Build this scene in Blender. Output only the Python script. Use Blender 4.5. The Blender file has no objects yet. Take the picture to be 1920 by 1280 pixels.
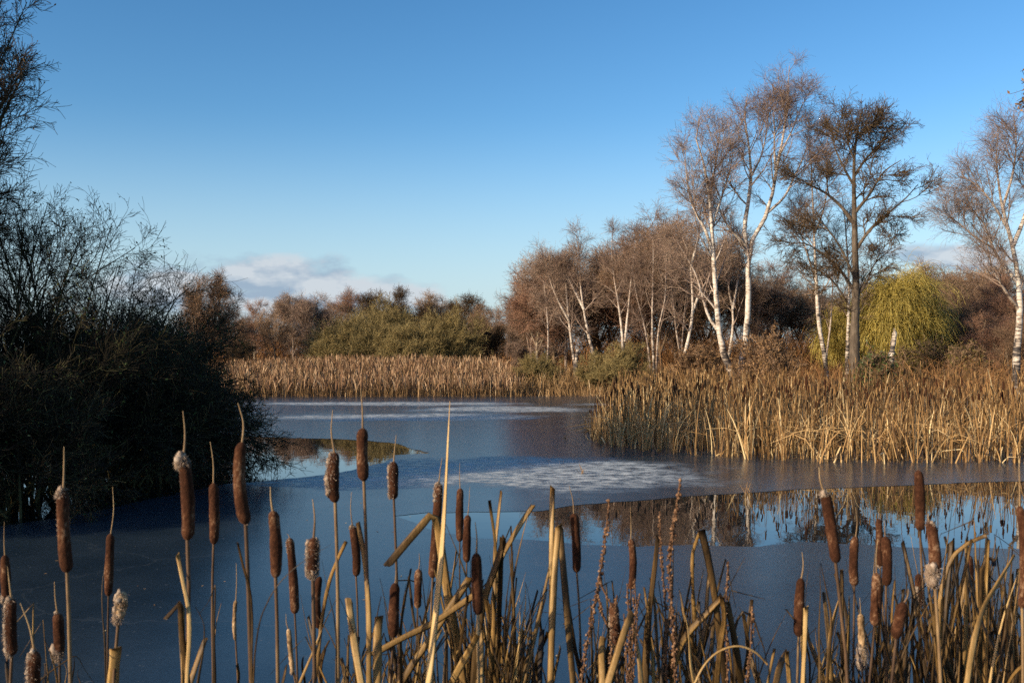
import bpy, math
import numpy as np
from mathutils import Vector
from mathutils.geometry import tessellate_polygon

rng = np.random.default_rng(11)
F, CX, HY, H = 1867.0, 960.0, 660.0, 2.1      # focal length (photo px), optical centre, horizon row, eye height (m)
SC = bpy.context.scene
COL = SC.collection


def P(px, py, d):
    return np.array([(px - CX) / F * d, d, H + (HY - py) / F * d])


def G(px, py, z=0.0):
    d = (H - z) * F / (py - HY)
    return np.array([(px - CX) / F * d, d])


def nrm(v):
    return v / np.maximum(np.linalg.norm(v, axis=-1, keepdims=True), 1e-9)


# ------------------------------------------------------------------ materials
def new_mat(name):
    m = bpy.data.materials.new(name)
    m.use_nodes = True
    nt = m.node_tree
    nt.nodes.clear()
    out = nt.nodes.new('ShaderNodeOutputMaterial')
    b = nt.nodes.new('ShaderNodeBsdfPrincipled')
    nt.links.new(b.outputs[0], out.inputs['Surface'])
    return m, nt, b


def nd(nt, typ, ins=None, **props):
    n = nt.nodes.new(typ)
    for k, v in props.items():
        setattr(n, k, v)
    for k, v in (ins or {}).items():
        s = n.inputs[k]
        if isinstance(v, bpy.types.NodeSocket):
            nt.links.new(v, s)
        else:
            s.default_value = v
    return n


def ramp(nt, fac, stops):
    n = nt.nodes.new('ShaderNodeValToRGB')
    el = n.color_ramp.elements
    while len(el) < len(stops):
        el.new(0.5)
    for e, (p, c) in zip(el, stops):
        e.position = p
        e.color = (*c, 1)
    nt.links.new(fac, n.inputs[0])
    return n.outputs[0]


def math_(nt, op, a, b=None, c=None, clamp=False):
    n = nt.nodes.new('ShaderNodeMath')
    n.operation = op
    n.use_clamp = clamp
    for i, v in enumerate((a, b, c)):
        if v is None:
            continue
        if isinstance(v, bpy.types.NodeSocket):
            nt.links.new(v, n.inputs[i])
        else:
            n.inputs[i].default_value = v
    return n.outputs[0]


def tint_mat(name, stops, rough=0.8, noise=0.0, nscale=20.0, objvar=0.0, spec=0.25, transl=0.0):
    """colour from the per-piece 'tint' attribute, optionally mottled"""
    m, nt, b = new_mat(name)
    a = nd(nt, 'ShaderNodeAttribute', attribute_name='tint')
    f = a.outputs['Fac']
    if noise:
        tc = nd(nt, 'ShaderNodeTexCoord')
        n = nd(nt, 'ShaderNodeTexNoise', {'Vector': tc.outputs['Object'], 'Scale': nscale, 'Detail': 4.0})
        f = math_(nt, 'ADD', f, math_(nt, 'MULTIPLY', math_(nt, 'SUBTRACT', n.outputs['Fac'], 0.5), noise * 2))
    if objvar:
        oi = nd(nt, 'ShaderNodeObjectInfo')
        f = math_(nt, 'ADD', f, math_(nt, 'MULTIPLY', math_(nt, 'SUBTRACT', oi.outputs['Random'], 0.5), objvar * 2))
    c = ramp(nt, f, stops)
    nt.links.new(c, b.inputs['Base Color'])
    b.inputs['Roughness'].default_value = rough
    b.inputs['Specular IOR Level'].default_value = spec
    if transl:
        t = nd(nt, 'ShaderNodeBsdfTranslucent', {'Color': c})
        mx = nd(nt, 'ShaderNodeMixShader', {0: transl, 1: b.outputs[0], 2: t.outputs[0]})
        nt.links.new(mx.outputs[0], nt.nodes['Material Output'].inputs['Surface'])
    return m


M = {}
M['reed'] = tint_mat('dry_reed', [(0, (0.044, 0.023, 0.008)), (0.35, (0.213, 0.114, 0.04)), (0.7, (0.502, 0.305, 0.121)), (1, (0.78, 0.598, 0.314))], .65, transl=.25)
M['far_reed'] = tint_mat('far_reed', [(0, (.05, .026, .010)), (.4, (.20, .115, .045)), (.75, (.38, .24, .11)), (1, (.60, .46, .28))], .8)
M['plume'] = tint_mat('reed_plume', [(0, (.08, .042, .022)), (.6, (.24, .14, .075)), (1, (.46, .33, .20))], .9)
M['leaf'] = None
M['under'] = tint_mat('undergrowth', [(0, (0.07, 0.034, 0.015)), (0.5, (0.224, 0.108, 0.04)), (1, (0.42, 0.23, 0.088))], .9)
M['twig_birch'] = tint_mat('birch_twigs', [(0, (0.104, 0.068, 0.05)), (0.6, (0.254, 0.173, 0.125)), (1, (0.441, 0.323, 0.226))], .8, objvar=.15)
M['twig_brown'] = tint_mat('brown_twigs', [(0, (0.097, 0.06, 0.038)), (0.6, (0.254, 0.161, 0.095)), (1, (0.427, 0.289, 0.173))], .85, objvar=.25)
M['twig_dark'] = tint_mat('dark_twigs', [(0, (0.034, 0.022, 0.011)), (0.6, (0.092, 0.059, 0.03)), (1, (0.185, 0.126, 0.063))], .85)
M['twig_olive'] = tint_mat('olive_twigs', [(0, (.075, .055, .02)), (.6, (.235, .178, .066)), (1, (.38, .30, .13))], .85, objvar=.2)
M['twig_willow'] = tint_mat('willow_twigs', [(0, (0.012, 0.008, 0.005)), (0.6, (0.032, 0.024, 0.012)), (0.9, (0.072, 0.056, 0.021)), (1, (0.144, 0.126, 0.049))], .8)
M['twig_rust'] = tint_mat('rust_twigs', [(0, (0.104, 0.053, 0.036)), (0.6, (0.262, 0.145, 0.089)), (1, (0.414, 0.243, 0.149))], .85, objvar=.2)
M['willow'] = tint_mat('willow_strands', [(0, (.19, .145, .03)), (.5, (.54, .42, .09)), (1, (.72, .6, .2))], .75, transl=.3)
M['copper'] = tint_mat('copper_leaves', [(0, (.05, .027, .012)), (.5, (.21, .118, .052)), (1, (.36, .22, .10))], .75, transl=.2)
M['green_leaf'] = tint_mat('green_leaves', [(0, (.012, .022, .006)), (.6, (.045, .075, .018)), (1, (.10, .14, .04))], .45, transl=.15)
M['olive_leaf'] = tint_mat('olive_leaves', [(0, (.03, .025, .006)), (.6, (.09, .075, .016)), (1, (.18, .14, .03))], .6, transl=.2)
M['cone'] = tint_mat('alder_cones', [(0, (.02, .012, .008)), (1, (.09, .045, .025))], .9)
M['olive_bark'] = tint_mat('mossy_bark', [(0, (.03, .026, .012)), (.6, (.085, .075, .03)), (1, (.16, .14, .055))], .9, noise=.2, nscale=6)
M['brown_bark'] = tint_mat('brown_bark', [(0, (.05, .035, .022)), (.5, (.15, .105, .065)), (1, (.26, .19, .12))], .9, noise=.35, nscale=5)
M['grey_bark'] = tint_mat('pale_grey_bark', [(0, (.10, .075, .05)), (.5, (.28, .22, .15)), (1, (.45, .38, .28))], .9, noise=.35, nscale=4)


def birch_bark():
    m, nt, b = new_mat('birch_bark')
    a = nd(nt, 'ShaderNodeAttribute', attribute_name='tint')       # 1 on thick stems, lower on thin limbs
    tc = nd(nt, 'ShaderNodeTexCoord')
    mp = nd(nt, 'ShaderNodeMapping', {'Vector': tc.outputs['Object'], 'Scale': (2.0, 2.0, 9.0)})
    n1 = nd(nt, 'ShaderNodeTexNoise', {'Vector': mp.outputs[0], 'Scale': 2.2, 'Detail': 5.0, 'Roughness': .65})
    mp2 = nd(nt, 'ShaderNodeMapping', {'Vector': tc.outputs['Object'], 'Scale': (3.0, 3.0, 1.6)})
    n2 = nd(nt, 'ShaderNodeTexNoise', {'Vector': mp2.outputs[0], 'Scale': 1.1, 'Detail': 4.0})
    sep = nd(nt, 'ShaderNodeSeparateXYZ', {0: tc.outputs['Object']})
    low = nd(nt, 'ShaderNodeMapRange', {'Value': sep.outputs[2], 'From Min': 0.3, 'From Max': 3.2, 'To Min': 0.15, 'To Max': 0.0}, clamp=True)
    k = math_(nt, 'ADD', math_(nt, 'ADD', math_(nt, 'MULTIPLY', n1.outputs['Fac'], .6), math_(nt, 'MULTIPLY', n2.outputs['Fac'], .4)), low.outputs[0])
    c1 = ramp(nt, k, [(0, (.72, .66, .56)), (.47, (.60, .54, .45)), (.55, (.32, .25, .18)), (.61, (.035, .028, .024))])
    mx = nd(nt, 'ShaderNodeMix', {0: a.outputs['Fac'], 6: (.20, .125, .085, 1), 7: c1}, data_type='RGBA')
    nt.links.new(mx.outputs[2], b.inputs['Base Color'])
    b.inputs['Roughness'].default_value = .7
    return m


M['birch'] = birch_bark()


def bark_bump(name, stops):
    m, nt, b = new_mat(name)
    tc = nd(nt, 'ShaderNodeTexCoord')
    mp = nd(nt, 'ShaderNodeMapping', {'Vector': tc.outputs['Object'], 'Scale': (3.0, 3.0, .7)})
    n1 = nd(nt, 'ShaderNodeTexNoise', {'Vector': mp.outputs[0], 'Scale': 4.0, 'Detail': 7.0, 'Roughness': .7})
    n2 = nd(nt, 'ShaderNodeTexNoise', {'Vector': tc.outputs['Object'], 'Scale': 1.3, 'Detail': 3.0})
    k = math_(nt, 'ADD', math_(nt, 'MULTIPLY', n1.outputs['Fac'], .6), math_(nt, 'MULTIPLY', n2.outputs['Fac'], .4))
    nt.links.new(ramp(nt, k, stops), b.inputs['Base Color'])
    bp = nd(nt, 'ShaderNodeBump', {'Height': n1.outputs['Fac'], 'Strength': .8, 'Distance': .05})
    nt.links.new(bp.outputs[0], b.inputs['Normal'])
    b.inputs['Roughness'].default_value = .9
    return m


M['alder'] = bark_bump('alder_bark', [(.32, (.025, .018, .012)), (.5, (.085, .062, .04)), (.68, (.19, .15, .105))])


def cattail_head_mat():
    m, nt, b = new_mat('cattail_velvet')
    a = nd(nt, 'ShaderNodeAttribute', attribute_name='tint')
    tc = nd(nt, 'ShaderNodeTexCoord')
    n = nd(nt, 'ShaderNodeTexNoise', {'Vector': tc.outputs['Object'], 'Scale': 160.0, 'Detail': 6.0, 'Roughness': .75})
    n2 = nd(nt, 'ShaderNodeTexNoise', {'Vector': tc.outputs['Object'], 'Scale': 700.0, 'Detail': 2.0})
    k = math_(nt, 'ADD', math_(nt, 'ADD', math_(nt, 'MULTIPLY', n.outputs['Fac'], .55), math_(nt, 'MULTIPLY', n2.outputs['Fac'], .25)), math_(nt, 'MULTIPLY', a.outputs['Fac'], .32))
    c = ramp(nt, k, [(.3, (.015, .006, .003)), (.5, (.046, .018, .009)), (.64, (.085, .037, .018)), (.80, (.30, .19, .11))])
    nt.links.new(c, b.inputs['Base Color'])
    bp = nd(nt, 'ShaderNodeBump', {'Height': n2.outputs['Fac'], 'Strength': .5, 'Distance': .002})
    nt.links.new(bp.outputs[0], b.inputs['Normal'])
    b.inputs['Roughness'].default_value = .95
    b.inputs['Specular IOR Level'].default_value = .1
    b.inputs['Sheen Weight'].default_value = .12
    b.inputs['Sheen Tint'].default_value = (.6, .3, .15, 1)
    return m


M['head'] = cattail_head_mat()


def stem_like(name, stops, sc=(30, 30, 2.5), rough=.55, transl=0.0):
    m, nt, b = new_mat(name)
    a = nd(nt, 'ShaderNodeAttribute', attribute_name='tint')
    tc = nd(nt, 'ShaderNodeTexCoord')
    mp = nd(nt, 'ShaderNodeMapping', {'Vector': tc.outputs['Object'], 'Scale': sc})
    n1 = nd(nt, 'ShaderNodeTexNoise', {'Vector': mp.outputs[0], 'Scale': 9.0, 'Detail': 5.0, 'Roughness': .6})
    n2 = nd(nt, 'ShaderNodeTexNoise', {'Vector': tc.outputs['Object'], 'Scale': 9.0, 'Detail': 4.0})
    k = math_(nt, 'ADD', a.outputs['Fac'], math_(nt, 'ADD', math_(nt, 'MULTIPLY', math_(nt, 'SUBTRACT', n1.outputs['Fac'], .5), .5),
                                                math_(nt, 'MULTIPLY', math_(nt, 'SUBTRACT', n2.outputs['Fac'], .5), .8)))
    c = ramp(nt, k, stops)
    nt.links.new(c, b.inputs['Base Color'])
    bp = nd(nt, 'ShaderNodeBump', {'Height': n1.outputs['Fac'], 'Strength': .3, 'Distance': .0007})
    nt.links.new(bp.outputs[0], b.inputs['Normal'])
    b.inputs['Roughness'].default_value = rough
    b.inputs['Specular IOR Level'].default_value = .3
    if transl:
        t = nd(nt, 'ShaderNodeBsdfTranslucent', {'Color': c})
        mx = nd(nt, 'ShaderNodeMixShader', {0: transl, 1: b.outputs[0], 2: t.outputs[0]})
        nt.links.new(mx.outputs[0], nt.nodes['Material Output'].inputs['Surface'])
    return m


M['leaf'] = stem_like('dry_cattail_leaf', [(0, (.016, .009, .003)), (.3, (.085, .048, .015)), (.62, (.28, .165, .052)), (1, (.58, .40, .17))], transl=.12)
M['stem'] = stem_like('dry_cattail_stem', [(0, (.035, .018, .009)), (.4, (.11, .064, .032)), (.7, (.27, .18, .085)), (1, (.5, .38, .2))], sc=(8, 8, 3))
M['fluff'] = tint_mat('seed_fluff', [(0, (.11, .07, .045)), (.5, (.32, .235, .165)), (1, (.58, .48, .37))], .95, transl=.3)
M['spent'] = tint_mat('spent_head', [(0, (.12, .07, .03)), (.5, (.38, .25, .13)), (1, (.62, .48, .30))], .95, noise=.4, nscale=120)
M['dock'] = tint_mat('seed_spike', [(0, (.035, .017, .009)), (.5, (.13, .066, .032)), (1, (.29, .17, .09))], .85)


# ------------------------------------------------------------------ meshes
class Acc:
    def __init__(s):
        s.V, s.Q, s.T3, s.t, s.n = [], [], [], [], 0

    def add(s, V, Q=None, T=None, tint=None):
        V = np.asarray(V, float).reshape(-1, 3)
        if Q is not None and len(Q):
            s.Q.append(np.asarray(Q) + s.n)
        if T is not None and len(T):
            s.T3.append(np.asarray(T) + s.n)
        s.V.append(V)
        s.t.append(np.broadcast_to(np.asarray(0.5 if tint is None else tint, float), (len(V),)))
        s.n += len(V)

    def build(s, name, mat, parent=None, origin=None, smooth=True):
        V = np.concatenate(s.V)
        if origin is not None:
            V = V - np.asarray(origin)
        me = bpy.data.meshes.new(name)
        me.vertices.add(len(V))
        me.vertices.foreach_set('co', V.astype(np.float32).ravel())
        li, ls, lt, k = [], [], [], 0
        for arr, c in ((s.Q, 4), (s.T3, 3)):
            if arr:
                a = np.concatenate(arr).astype(np.int32)
                li.append(a.ravel())
                ls.append(k + np.arange(len(a), dtype=np.int32) * c)
                lt.append(np.full(len(a), c, np.int32))
                k += a.size
        li, ls, lt = map(np.concatenate, (li, ls, lt))
        me.loops.add(len(li))
        me.loops.foreach_set('vertex_index', li)
        me.polygons.add(len(ls))
        me.polygons.foreach_set('loop_start', ls)
        me.polygons.foreach_set('loop_total', lt)
        me.update(calc_edges=True)
        if smooth:
            me.polygons.foreach_set('use_smooth', np.ones(len(ls), bool))
        at = me.attributes.new('tint', 'FLOAT', 'POINT')
        at.data.foreach_set('value', np.concatenate(s.t).astype(np.float32))
        me.materials.append(mat)
        o = bpy.data.objects.new(name, me)
        COL.objects.link(o)
        if parent is not None:
            o.parent = parent
        elif origin is not None:
            o.location = origin
        return o


def frames(Pt):
    T = np.gradient(Pt, axis=1)
    T = nrm(T)
    ch = nrm(Pt[:, -1] - Pt[:, 0] + 1e-6)
    r = rng.normal(size=ch.shape)
    r = nrm(r - (r * ch).sum(-1, keepdims=True) * ch)
    N1 = r[:, None] - (r[:, None] * T).sum(-1, keepdims=True) * T
    N1 = nrm(N1)
    return T, N1, np.cross(T, N1)


def tubes(acc, Pt, R, sides, tint=None):
    Pt = np.asarray(Pt, float)
    N, m, _ = Pt.shape
    R = np.broadcast_to(R, (N, m))
    _, A, B = frames(Pt)
    a = np.arange(sides) / sides * 2 * np.pi
    V = Pt[:, :, None] + R[:, :, None, None] * (A[:, :, None] * np.cos(a)[:, None] + B[:, :, None] * np.sin(a)[:, None])
    idx = np.arange(N * m * sides).reshape(N, m, sides)
    nx = np.roll(idx, -1, axis=2)
    Q = np.stack([idx[:, :-1], nx[:, :-1], nx[:, 1:], idx[:, 1:]], -1).reshape(-1, 4)
    if tint is None:
        tint = rng.random(N)
    tint = np.asarray(tint, float)
    if tint.size == 1:
        tint = np.full(N, tint.ravel()[0])
    tv = np.broadcast_to(tint.reshape(N, -1)[:, :, None], (N, m, sides)).ravel()
    acc.add(V, Q, tint=tv)


def ribbons(acc, Pt, W, tint=None, face=None):
    """flat strips; face: optional (N,3) preferred width direction"""
    N, m, _ = Pt.shape
    W = np.broadcast_to(W, (N, m))
    T, A, B = frames(Pt)
    if face is not None:
        A = face[:, None] - (face[:, None] * T).sum(-1, keepdims=True) * T
        A = nrm(A)
    V = np.stack([Pt - A * W[..., None] / 2, Pt + A * W[..., None] / 2], 2)
    idx = np.arange(N * m * 2).reshape(N, m, 2)
    Q = np.stack([idx[:, :-1, 0], idx[:, :-1, 1], idx[:, 1:, 1], idx[:, 1:, 0]], -1).reshape(-1, 4)
    if tint is None:
        tint = rng.random(N)
    tint = np.asarray(tint, float)
    tv = np.broadcast_to(tint.reshape(N, -1)[:, :, None], (N, m, 2)).ravel()
    acc.add(V, Q, tint=tv)


def leaf_quads(acc, pos, size, tint=None, droop=0.0, aspect=.5):
    N = len(pos)
    d = rng.normal(size=(N, 3))
    d[:, 2] -= droop
    d = nrm(d)
    s = nrm(np.cross(d, rng.normal(size=(N, 3))))
    size = np.broadcast_to(size, (N,))[:, None]
    tip = pos + d * size
    mid = pos + d * size * .45
    V = np.stack([pos, mid + s * size * aspect * .5, tip, mid - s * size * aspect * .5], 1)
    Q = np.arange(N * 4).reshape(N, 4)
    if tint is None:
        tint = rng.random(N)
    acc.add(V, Q, tint=np.repeat(tint, 4))


def catmull(pts, m):
    pts = np.asarray(pts, float)
    if len(pts) == 2:
        u = np.linspace(0, 1, m)[:, None]
        return pts[0] * (1 - u) + pts[1] * u
    n = len(pts) - 1
    seg = np.maximum(np.linalg.norm(np.diff(pts, axis=0), axis=1), 1e-6)
    cum = np.concatenate([[0], np.cumsum(seg)])
    sl = np.diff(pts, axis=0) / seg[:, None]                 # chord-length slopes keep uneven segments from overshooting
    tg = np.vstack([sl[:1], (sl[:-1] * seg[1:, None] + sl[1:] * seg[:-1, None]) / (seg[1:] + seg[:-1])[:, None], sl[-1:]])
    u = np.linspace(0, cum[-1], m)
    i = np.clip(np.searchsorted(cum, u, side='right') - 1, 0, n - 1)
    h = seg[i][:, None]
    t = (u - cum[i])[:, None] / h
    return (2 * t ** 3 - 3 * t ** 2 + 1) * pts[i] + (t ** 3 - 2 * t ** 2 + t) * h * tg[i] + (3 * t ** 2 - 2 * t ** 3) * pts[i + 1] + (t ** 3 - t ** 2) * h * tg[i + 1]


def linear(pts, m):
    pts = np.asarray(pts, float)
    seg = np.linalg.norm(np.diff(pts, axis=0), axis=1)
    cum = np.concatenate([[0], np.cumsum(seg)]) / seg.sum()
    u = np.unique(np.concatenate([np.linspace(0, 1, max(m - len(pts), 2)), cum]))
    return np.stack([np.interp(u, cum, pts[:, k]) for k in range(3)], 1)


# ------------------------------------------------------------------ things
def tag(o, label, cat, group=None, kind=None):
    if label:
        o['label'] = label
    if cat:
        o['category'] = cat
    if group:
        o['group'] = group
    if kind:
        o['kind'] = kind
    return o


def thing(name, label, cat, loc, group=None):
    o = bpy.data.objects.new(name, None)
    o.empty_display_size = .2
    COL.objects.link(o)
    o.location = tuple(loc)
    return tag(o, label, cat, group)


def copy_thing(root, loc, rz, sc, label=None, group=None):
    r = root.copy()
    COL.objects.link(r)
    r.location = tuple(loc)
    r.rotation_euler = (0, 0, rz)
    r.scale = (sc, sc, sc) if np.isscalar(sc) else sc
    if label:
        r['label'] = label
    if group:
        r['group'] = group
    for ch in list(root.children):
        c = ch.copy()
        COL.objects.link(c)
        c.parent = r
        for g in list(ch.children):
            e = g.copy()
            COL.objects.link(e)
            e.parent = c
    return r


def grow(Pt, R, n, t, ang, L, wand=.15, up=0.0, m=4, rk=.6, rt=.004, flat=1.0, pw=1.0, grav=0.0):
    N, m0, _ = Pt.shape
    idx = np.repeat(np.arange(N), n)
    K = len(idx)
    tt = t[0] + (t[1] - t[0]) * rng.random(K) ** pw
    s = tt * (m0 - 1)
    i = np.minimum(s.astype(int), m0 - 2)
    f = (s - i)[:, None]
    pos = Pt[idx, i] * (1 - f) + Pt[idx, i + 1] * f
    tan = nrm(Pt[idx, i + 1] - Pt[idx, i])
    r = R[idx, i] * (1 - f[:, 0]) + R[idx, i + 1] * f[:, 0]
    plen = np.linalg.norm(np.diff(Pt, axis=1), axis=2).sum(1)[idx]
    Ln = L(tt, plen) * (.65 + .7 * rng.random(K))
    v = rng.normal(size=(K, 3))
    v[:, 2] *= flat
    v = nrm(v - (v * tan).sum(-1, keepdims=True) * tan)
    a = (ang[0] + (ang[1] - ang[0]) * rng.random(K))[:, None] * math.pi / 180
    d = nrm(tan * np.cos(a) + v * np.sin(a))
    out = np.empty((K, m, 3))
    out[:, 0] = pos
    st = (Ln / (m - 1))[:, None]
    for k in range(1, m):
        out[:, k] = out[:, k - 1] + d * st
        d = d + rng.normal(size=(K, 3)) * wand
        d[:, 2] += up - grav * k / m
        d = nrm(d)
    r0 = np.maximum(np.minimum(r * rk, Ln * .022 + rt), rt)
    u = np.linspace(0, 1, m)
    return out, r0[:, None] * (1 - u) + rt * u


def stems_array(stems, m=14):
    Pt = np.stack([catmull(s[0], m) for s in stems])
    u = np.linspace(0, 1, m)
    R = np.stack([s[1] + (s[2] - s[1]) * u for s in stems])
    return Pt, R


def grow_tree(name, label, cat, base, Pt, R, levels, bark, twig, ntrunk=2, sides=(9, 5, 3, 3, 3, 3), group=None, leaves=None, thick=.05, parts=('trunk', 'crown'), bumpy=.06):
    root = thing(name, label, cat, base, group)
    a, b = Acc(), Acc()
    base = np.asarray(base, float)
    rr = R * (1 + bumpy * rng.normal(size=R.shape))
    tubes(a, Pt, rr, sides[0], tint=np.clip(R / thick, .25, 1))
    p, r = Pt, R
    for k, lv in enumerate(levels):
        p, r = grow(p, r, **lv)
        if k + 1 < ntrunk:
            tubes(a, p, r, sides[k + 1], tint=np.clip(r / thick, 0, 1))
        else:
            tubes(b, p, r, sides[k + 1])
    t = a.build(parts[0], M[bark], root, base)
    c = b.build(parts[1], M[twig], root, base)
    if leaves:
        mat, n, size, pname, kw = leaves
        q = rng.integers(0, len(p), n)
        j = rng.integers(1, p.shape[1], n)
        l = Acc()
        leaf_quads(l, p[q, j], size * (.6 + .8 * rng.random(n)), **kw)
        l.build(pname, M[mat], c, base)
    return root


# ------------------------------------------------------------------ light, sky, camera
SUN_AZ, SUN_EL = 34.0, 19.0          # degrees behind the picture plane on the left; height above the horizon
sd = Vector((-math.cos(math.radians(SUN_AZ)) * math.cos(math.radians(SUN_EL)), -math.sin(math.radians(SUN_AZ)) * math.cos(math.radians(SUN_EL)), math.sin(math.radians(SUN_EL))))
sl = bpy.data.lights.new('sun', 'SUN')
sl.energy = 5.0
sl.angle = math.radians(.53)
sl.color = (1.0, .84, .62)
so = bpy.data.objects.new('sun', sl)
so.rotation_euler = sd.to_track_quat('Z', 'Y').to_euler()
COL.objects.link(so)

w = bpy.data.worlds.new('World')
SC.world = w
w.use_nodes = True
nt = w.node_tree
nt.nodes.clear()
wo = nt.nodes.new('ShaderNodeOutputWorld')
bg = nd(nt, 'ShaderNodeBackground', {'Strength': .122})
nt.links.new(bg.outputs[0], wo.inputs[0])
sky = nd(nt, 'ShaderNodeTexSky', sky_type='NISHITA')
sky.sun_disc = False
sky.sun_elevation = math.radians(SUN_EL)
sky.sun_rotation = math.atan2(sd.x, sd.y)
sky.air_density = 1.0
sky.dust_density = .9
sky.ozone_density = 3.0
hs = nd(nt, 'ShaderNodeHueSaturation', {'Hue': .5, 'Saturation': 1.13, 'Value': 1.0, 'Color': sky.outputs[0]})
hs1 = nd(nt, 'ShaderNodeVectorMath', {0: hs.outputs[0], 1: (.96 / 3, .98 / 3, 1.02 / 3)}, operation='MULTIPLY')
gm = nd(nt, 'ShaderNodeGamma', {'Color': hs1.outputs[0], 'Gamma': 1.22})
sx = nd(nt, 'ShaderNodeSeparateXYZ', {0: gm.outputs[0]})
gr_ = nd(nt, 'ShaderNodeCombineXYZ', {0: math_(nt, 'POWER', sx.outputs[0], 1.13), 1: sx.outputs[1], 2: sx.outputs[2]})
hs3 = nd(nt, 'ShaderNodeVectorMath', {0: gr_.outputs[0], 1: (3.3, 3.12, 2.9)}, operation='MULTIPLY')
wsp = nd(nt, 'ShaderNodeSeparateXYZ', {0: nd(nt, 'ShaderNodeTexCoord').outputs['Generated']})
hz = nd(nt, 'ShaderNodeMapRange', {'Value': wsp.outputs[2], 'From Min': .0, 'From Max': .24, 'To Min': .72, 'To Max': .0}, interpolation_type='SMOOTHSTEP')
hmix = nd(nt, 'ShaderNodeMix', {0: hz.outputs[0], 6: hs3.outputs[0], 7: (3.45, 4.5, 5.35, 1)}, data_type='RGBA')
hs2 = nd(nt, 'ShaderNodeVectorMath', {0: hmix.outputs[2], 1: (1.0, 1.0, 1.0)}, operation='MULTIPLY')
tc = nd(nt, 'ShaderNodeTexCoord')
sp = nd(nt, 'ShaderNodeSeparateXYZ', {0: tc.outputs['Generated']})
yy = math_(nt, 'MAXIMUM', sp.outputs[1], .05)
cu, cv = math_(nt, 'DIVIDE', sp.outputs[0], yy), math_(nt, 'DIVIDE', sp.outputs[2], yy)
cvec = nd(nt, 'ShaderNodeCombineXYZ', {0: math_(nt, 'MULTIPLY', cu, 12.0), 1: math_(nt, 'MULTIPLY', cv, 26.0), 2: 3.7})
cn = nd(nt, 'ShaderNodeTexNoise', {'Vector': cvec.outputs[0], 'Scale': 1.0, 'Detail': 7.0, 'Roughness': .55})
cvec2 = nd(nt, 'ShaderNodeCombineXYZ', {0: math_(nt, 'MULTIPLY', cu, 12.0), 1: math_(nt, 'MULTIPLY_ADD', cv, 26.0, .35), 2: 3.7})
cn2 = nd(nt, 'ShaderNodeTexNoise', {'Vector': cvec2.outputs[0], 'Scale': 1.0, 'Detail': 4.0, 'Roughness': .5})


def bank(u0, v0, ru, rv):
    a = math_(nt, 'DIVIDE', math_(nt, 'SUBTRACT', cu, u0), ru)
    b = math_(nt, 'DIVIDE', math_(nt, 'SUBTRACT', cv, v0), rv)
    q = math_(nt, 'ADD', math_(nt, 'MULTIPLY', a, a), math_(nt, 'MULTIPLY', b, b))
    return math_(nt, 'SUBTRACT', 1.0, q, clamp=True)


k = math_(nt, 'MAXIMUM', bank(-.26, .068, .17, .044), math_(nt, 'MULTIPLY', bank(.43, .096, .13, .018), .8))
k = math_(nt, 'MAXIMUM', k, math_(nt, 'MULTIPLY', bank(-.125, .06, .075, .032), .9))
dens = nd(nt, 'ShaderNodeMapRange', {'Value': math_(nt, 'ADD', cn.outputs['Fac'], math_(nt, 'MULTIPLY', k, .42)), 'From Min': .59, 'From Max': .82, 'To Min': 0.0, 'To Max': .85}, interpolation_type='SMOOTHSTEP')
dens = math_(nt, 'MULTIPLY', dens.outputs[0], math_(nt, 'MULTIPLY', k, 3.0, clamp=True))
lit = nd(nt, 'ShaderNodeMapRange', {'Value': math_(nt, 'SUBTRACT', cn.outputs['Fac'], cn2.outputs['Fac']), 'From Min': -.06, 'From Max': .08})
ccol = nd(nt, 'ShaderNodeMix', {0: lit.outputs[0], 6: (1.9, 2.5, 3.35, 1), 7: (3.9, 4.15, 4.5, 1)}, data_type='RGBA')
smx = nd(nt, 'ShaderNodeMix', {0: dens, 6: hs2.outputs[0], 7: ccol.outputs[2]}, data_type='RGBA')
nt.links.new(smx.outputs[2], bg.inputs[0])

cam = bpy.data.cameras.new('camera')
cam.lens = 35.0
cam.sensor_width = 36.0
cam.shift_y = 20.0 / 1920.0
cam.clip_start = .05
cam.clip_end = 6000
cam.dof.use_dof = True
cam.dof.focus_distance = 22.0
cam.dof.aperture_fstop = 13.0
co = bpy.data.objects.new('camera', cam)
co.location = (0, 0, H)
co.rotation_euler = (math.pi / 2, 0, 0)
COL.objects.link(co)
SC.camera = co
SC.view_settings.view_transform = 'Standard'
SC.view_settings.look = 'None'
SC.view_settings.gamma = 1
SC.view_settings.exposure = 0.42
SC.render.engine = 'CYCLES'
SC.cycles.max_bounces = 6
SC.cycles.use_denoising = False

# ------------------------------------------------------------------ the pond and its banks
POND = np.array([(-9, 1.0), (-9.6, 5), (-9.8, 10), (-9, 14), (-8.8, 19), (-11, 26), (-15, 36), (-21, 45), (-24, 49), (-12, 50.5), (0, 50.5), (5, 51),
                 (8.5, 48), (8.5, 41), (7.5, 36), (9, 30), (12, 26.5), (18, 25), (34, 24.5), (46, 22), (46, 6), (30, 1.2), (8, .9), (0, 1.1)], float)


def poly_dist(x, y, poly):
    p = np.stack([x, y], -1)
    a, b = poly, np.roll(poly, -1, 0)
    best = np.full(x.shape, 1e9)
    ins = np.zeros(x.shape, bool)
    for q, s in zip(a, b):
        e = s - q
        t = np.clip(((p - q) @ e) / (e @ e), 0, 1)
        best = np.minimum(best, np.linalg.norm(p - q - t[..., None] * e, axis=-1))
        c = ((q[1] > y) != (s[1] > y)) & (x < (s[0] - q[0]) * (y - q[1]) / (s[1] - q[1] + 1e-12) + q[0])
        ins ^= c
    return np.where(ins, -best, best)


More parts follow.
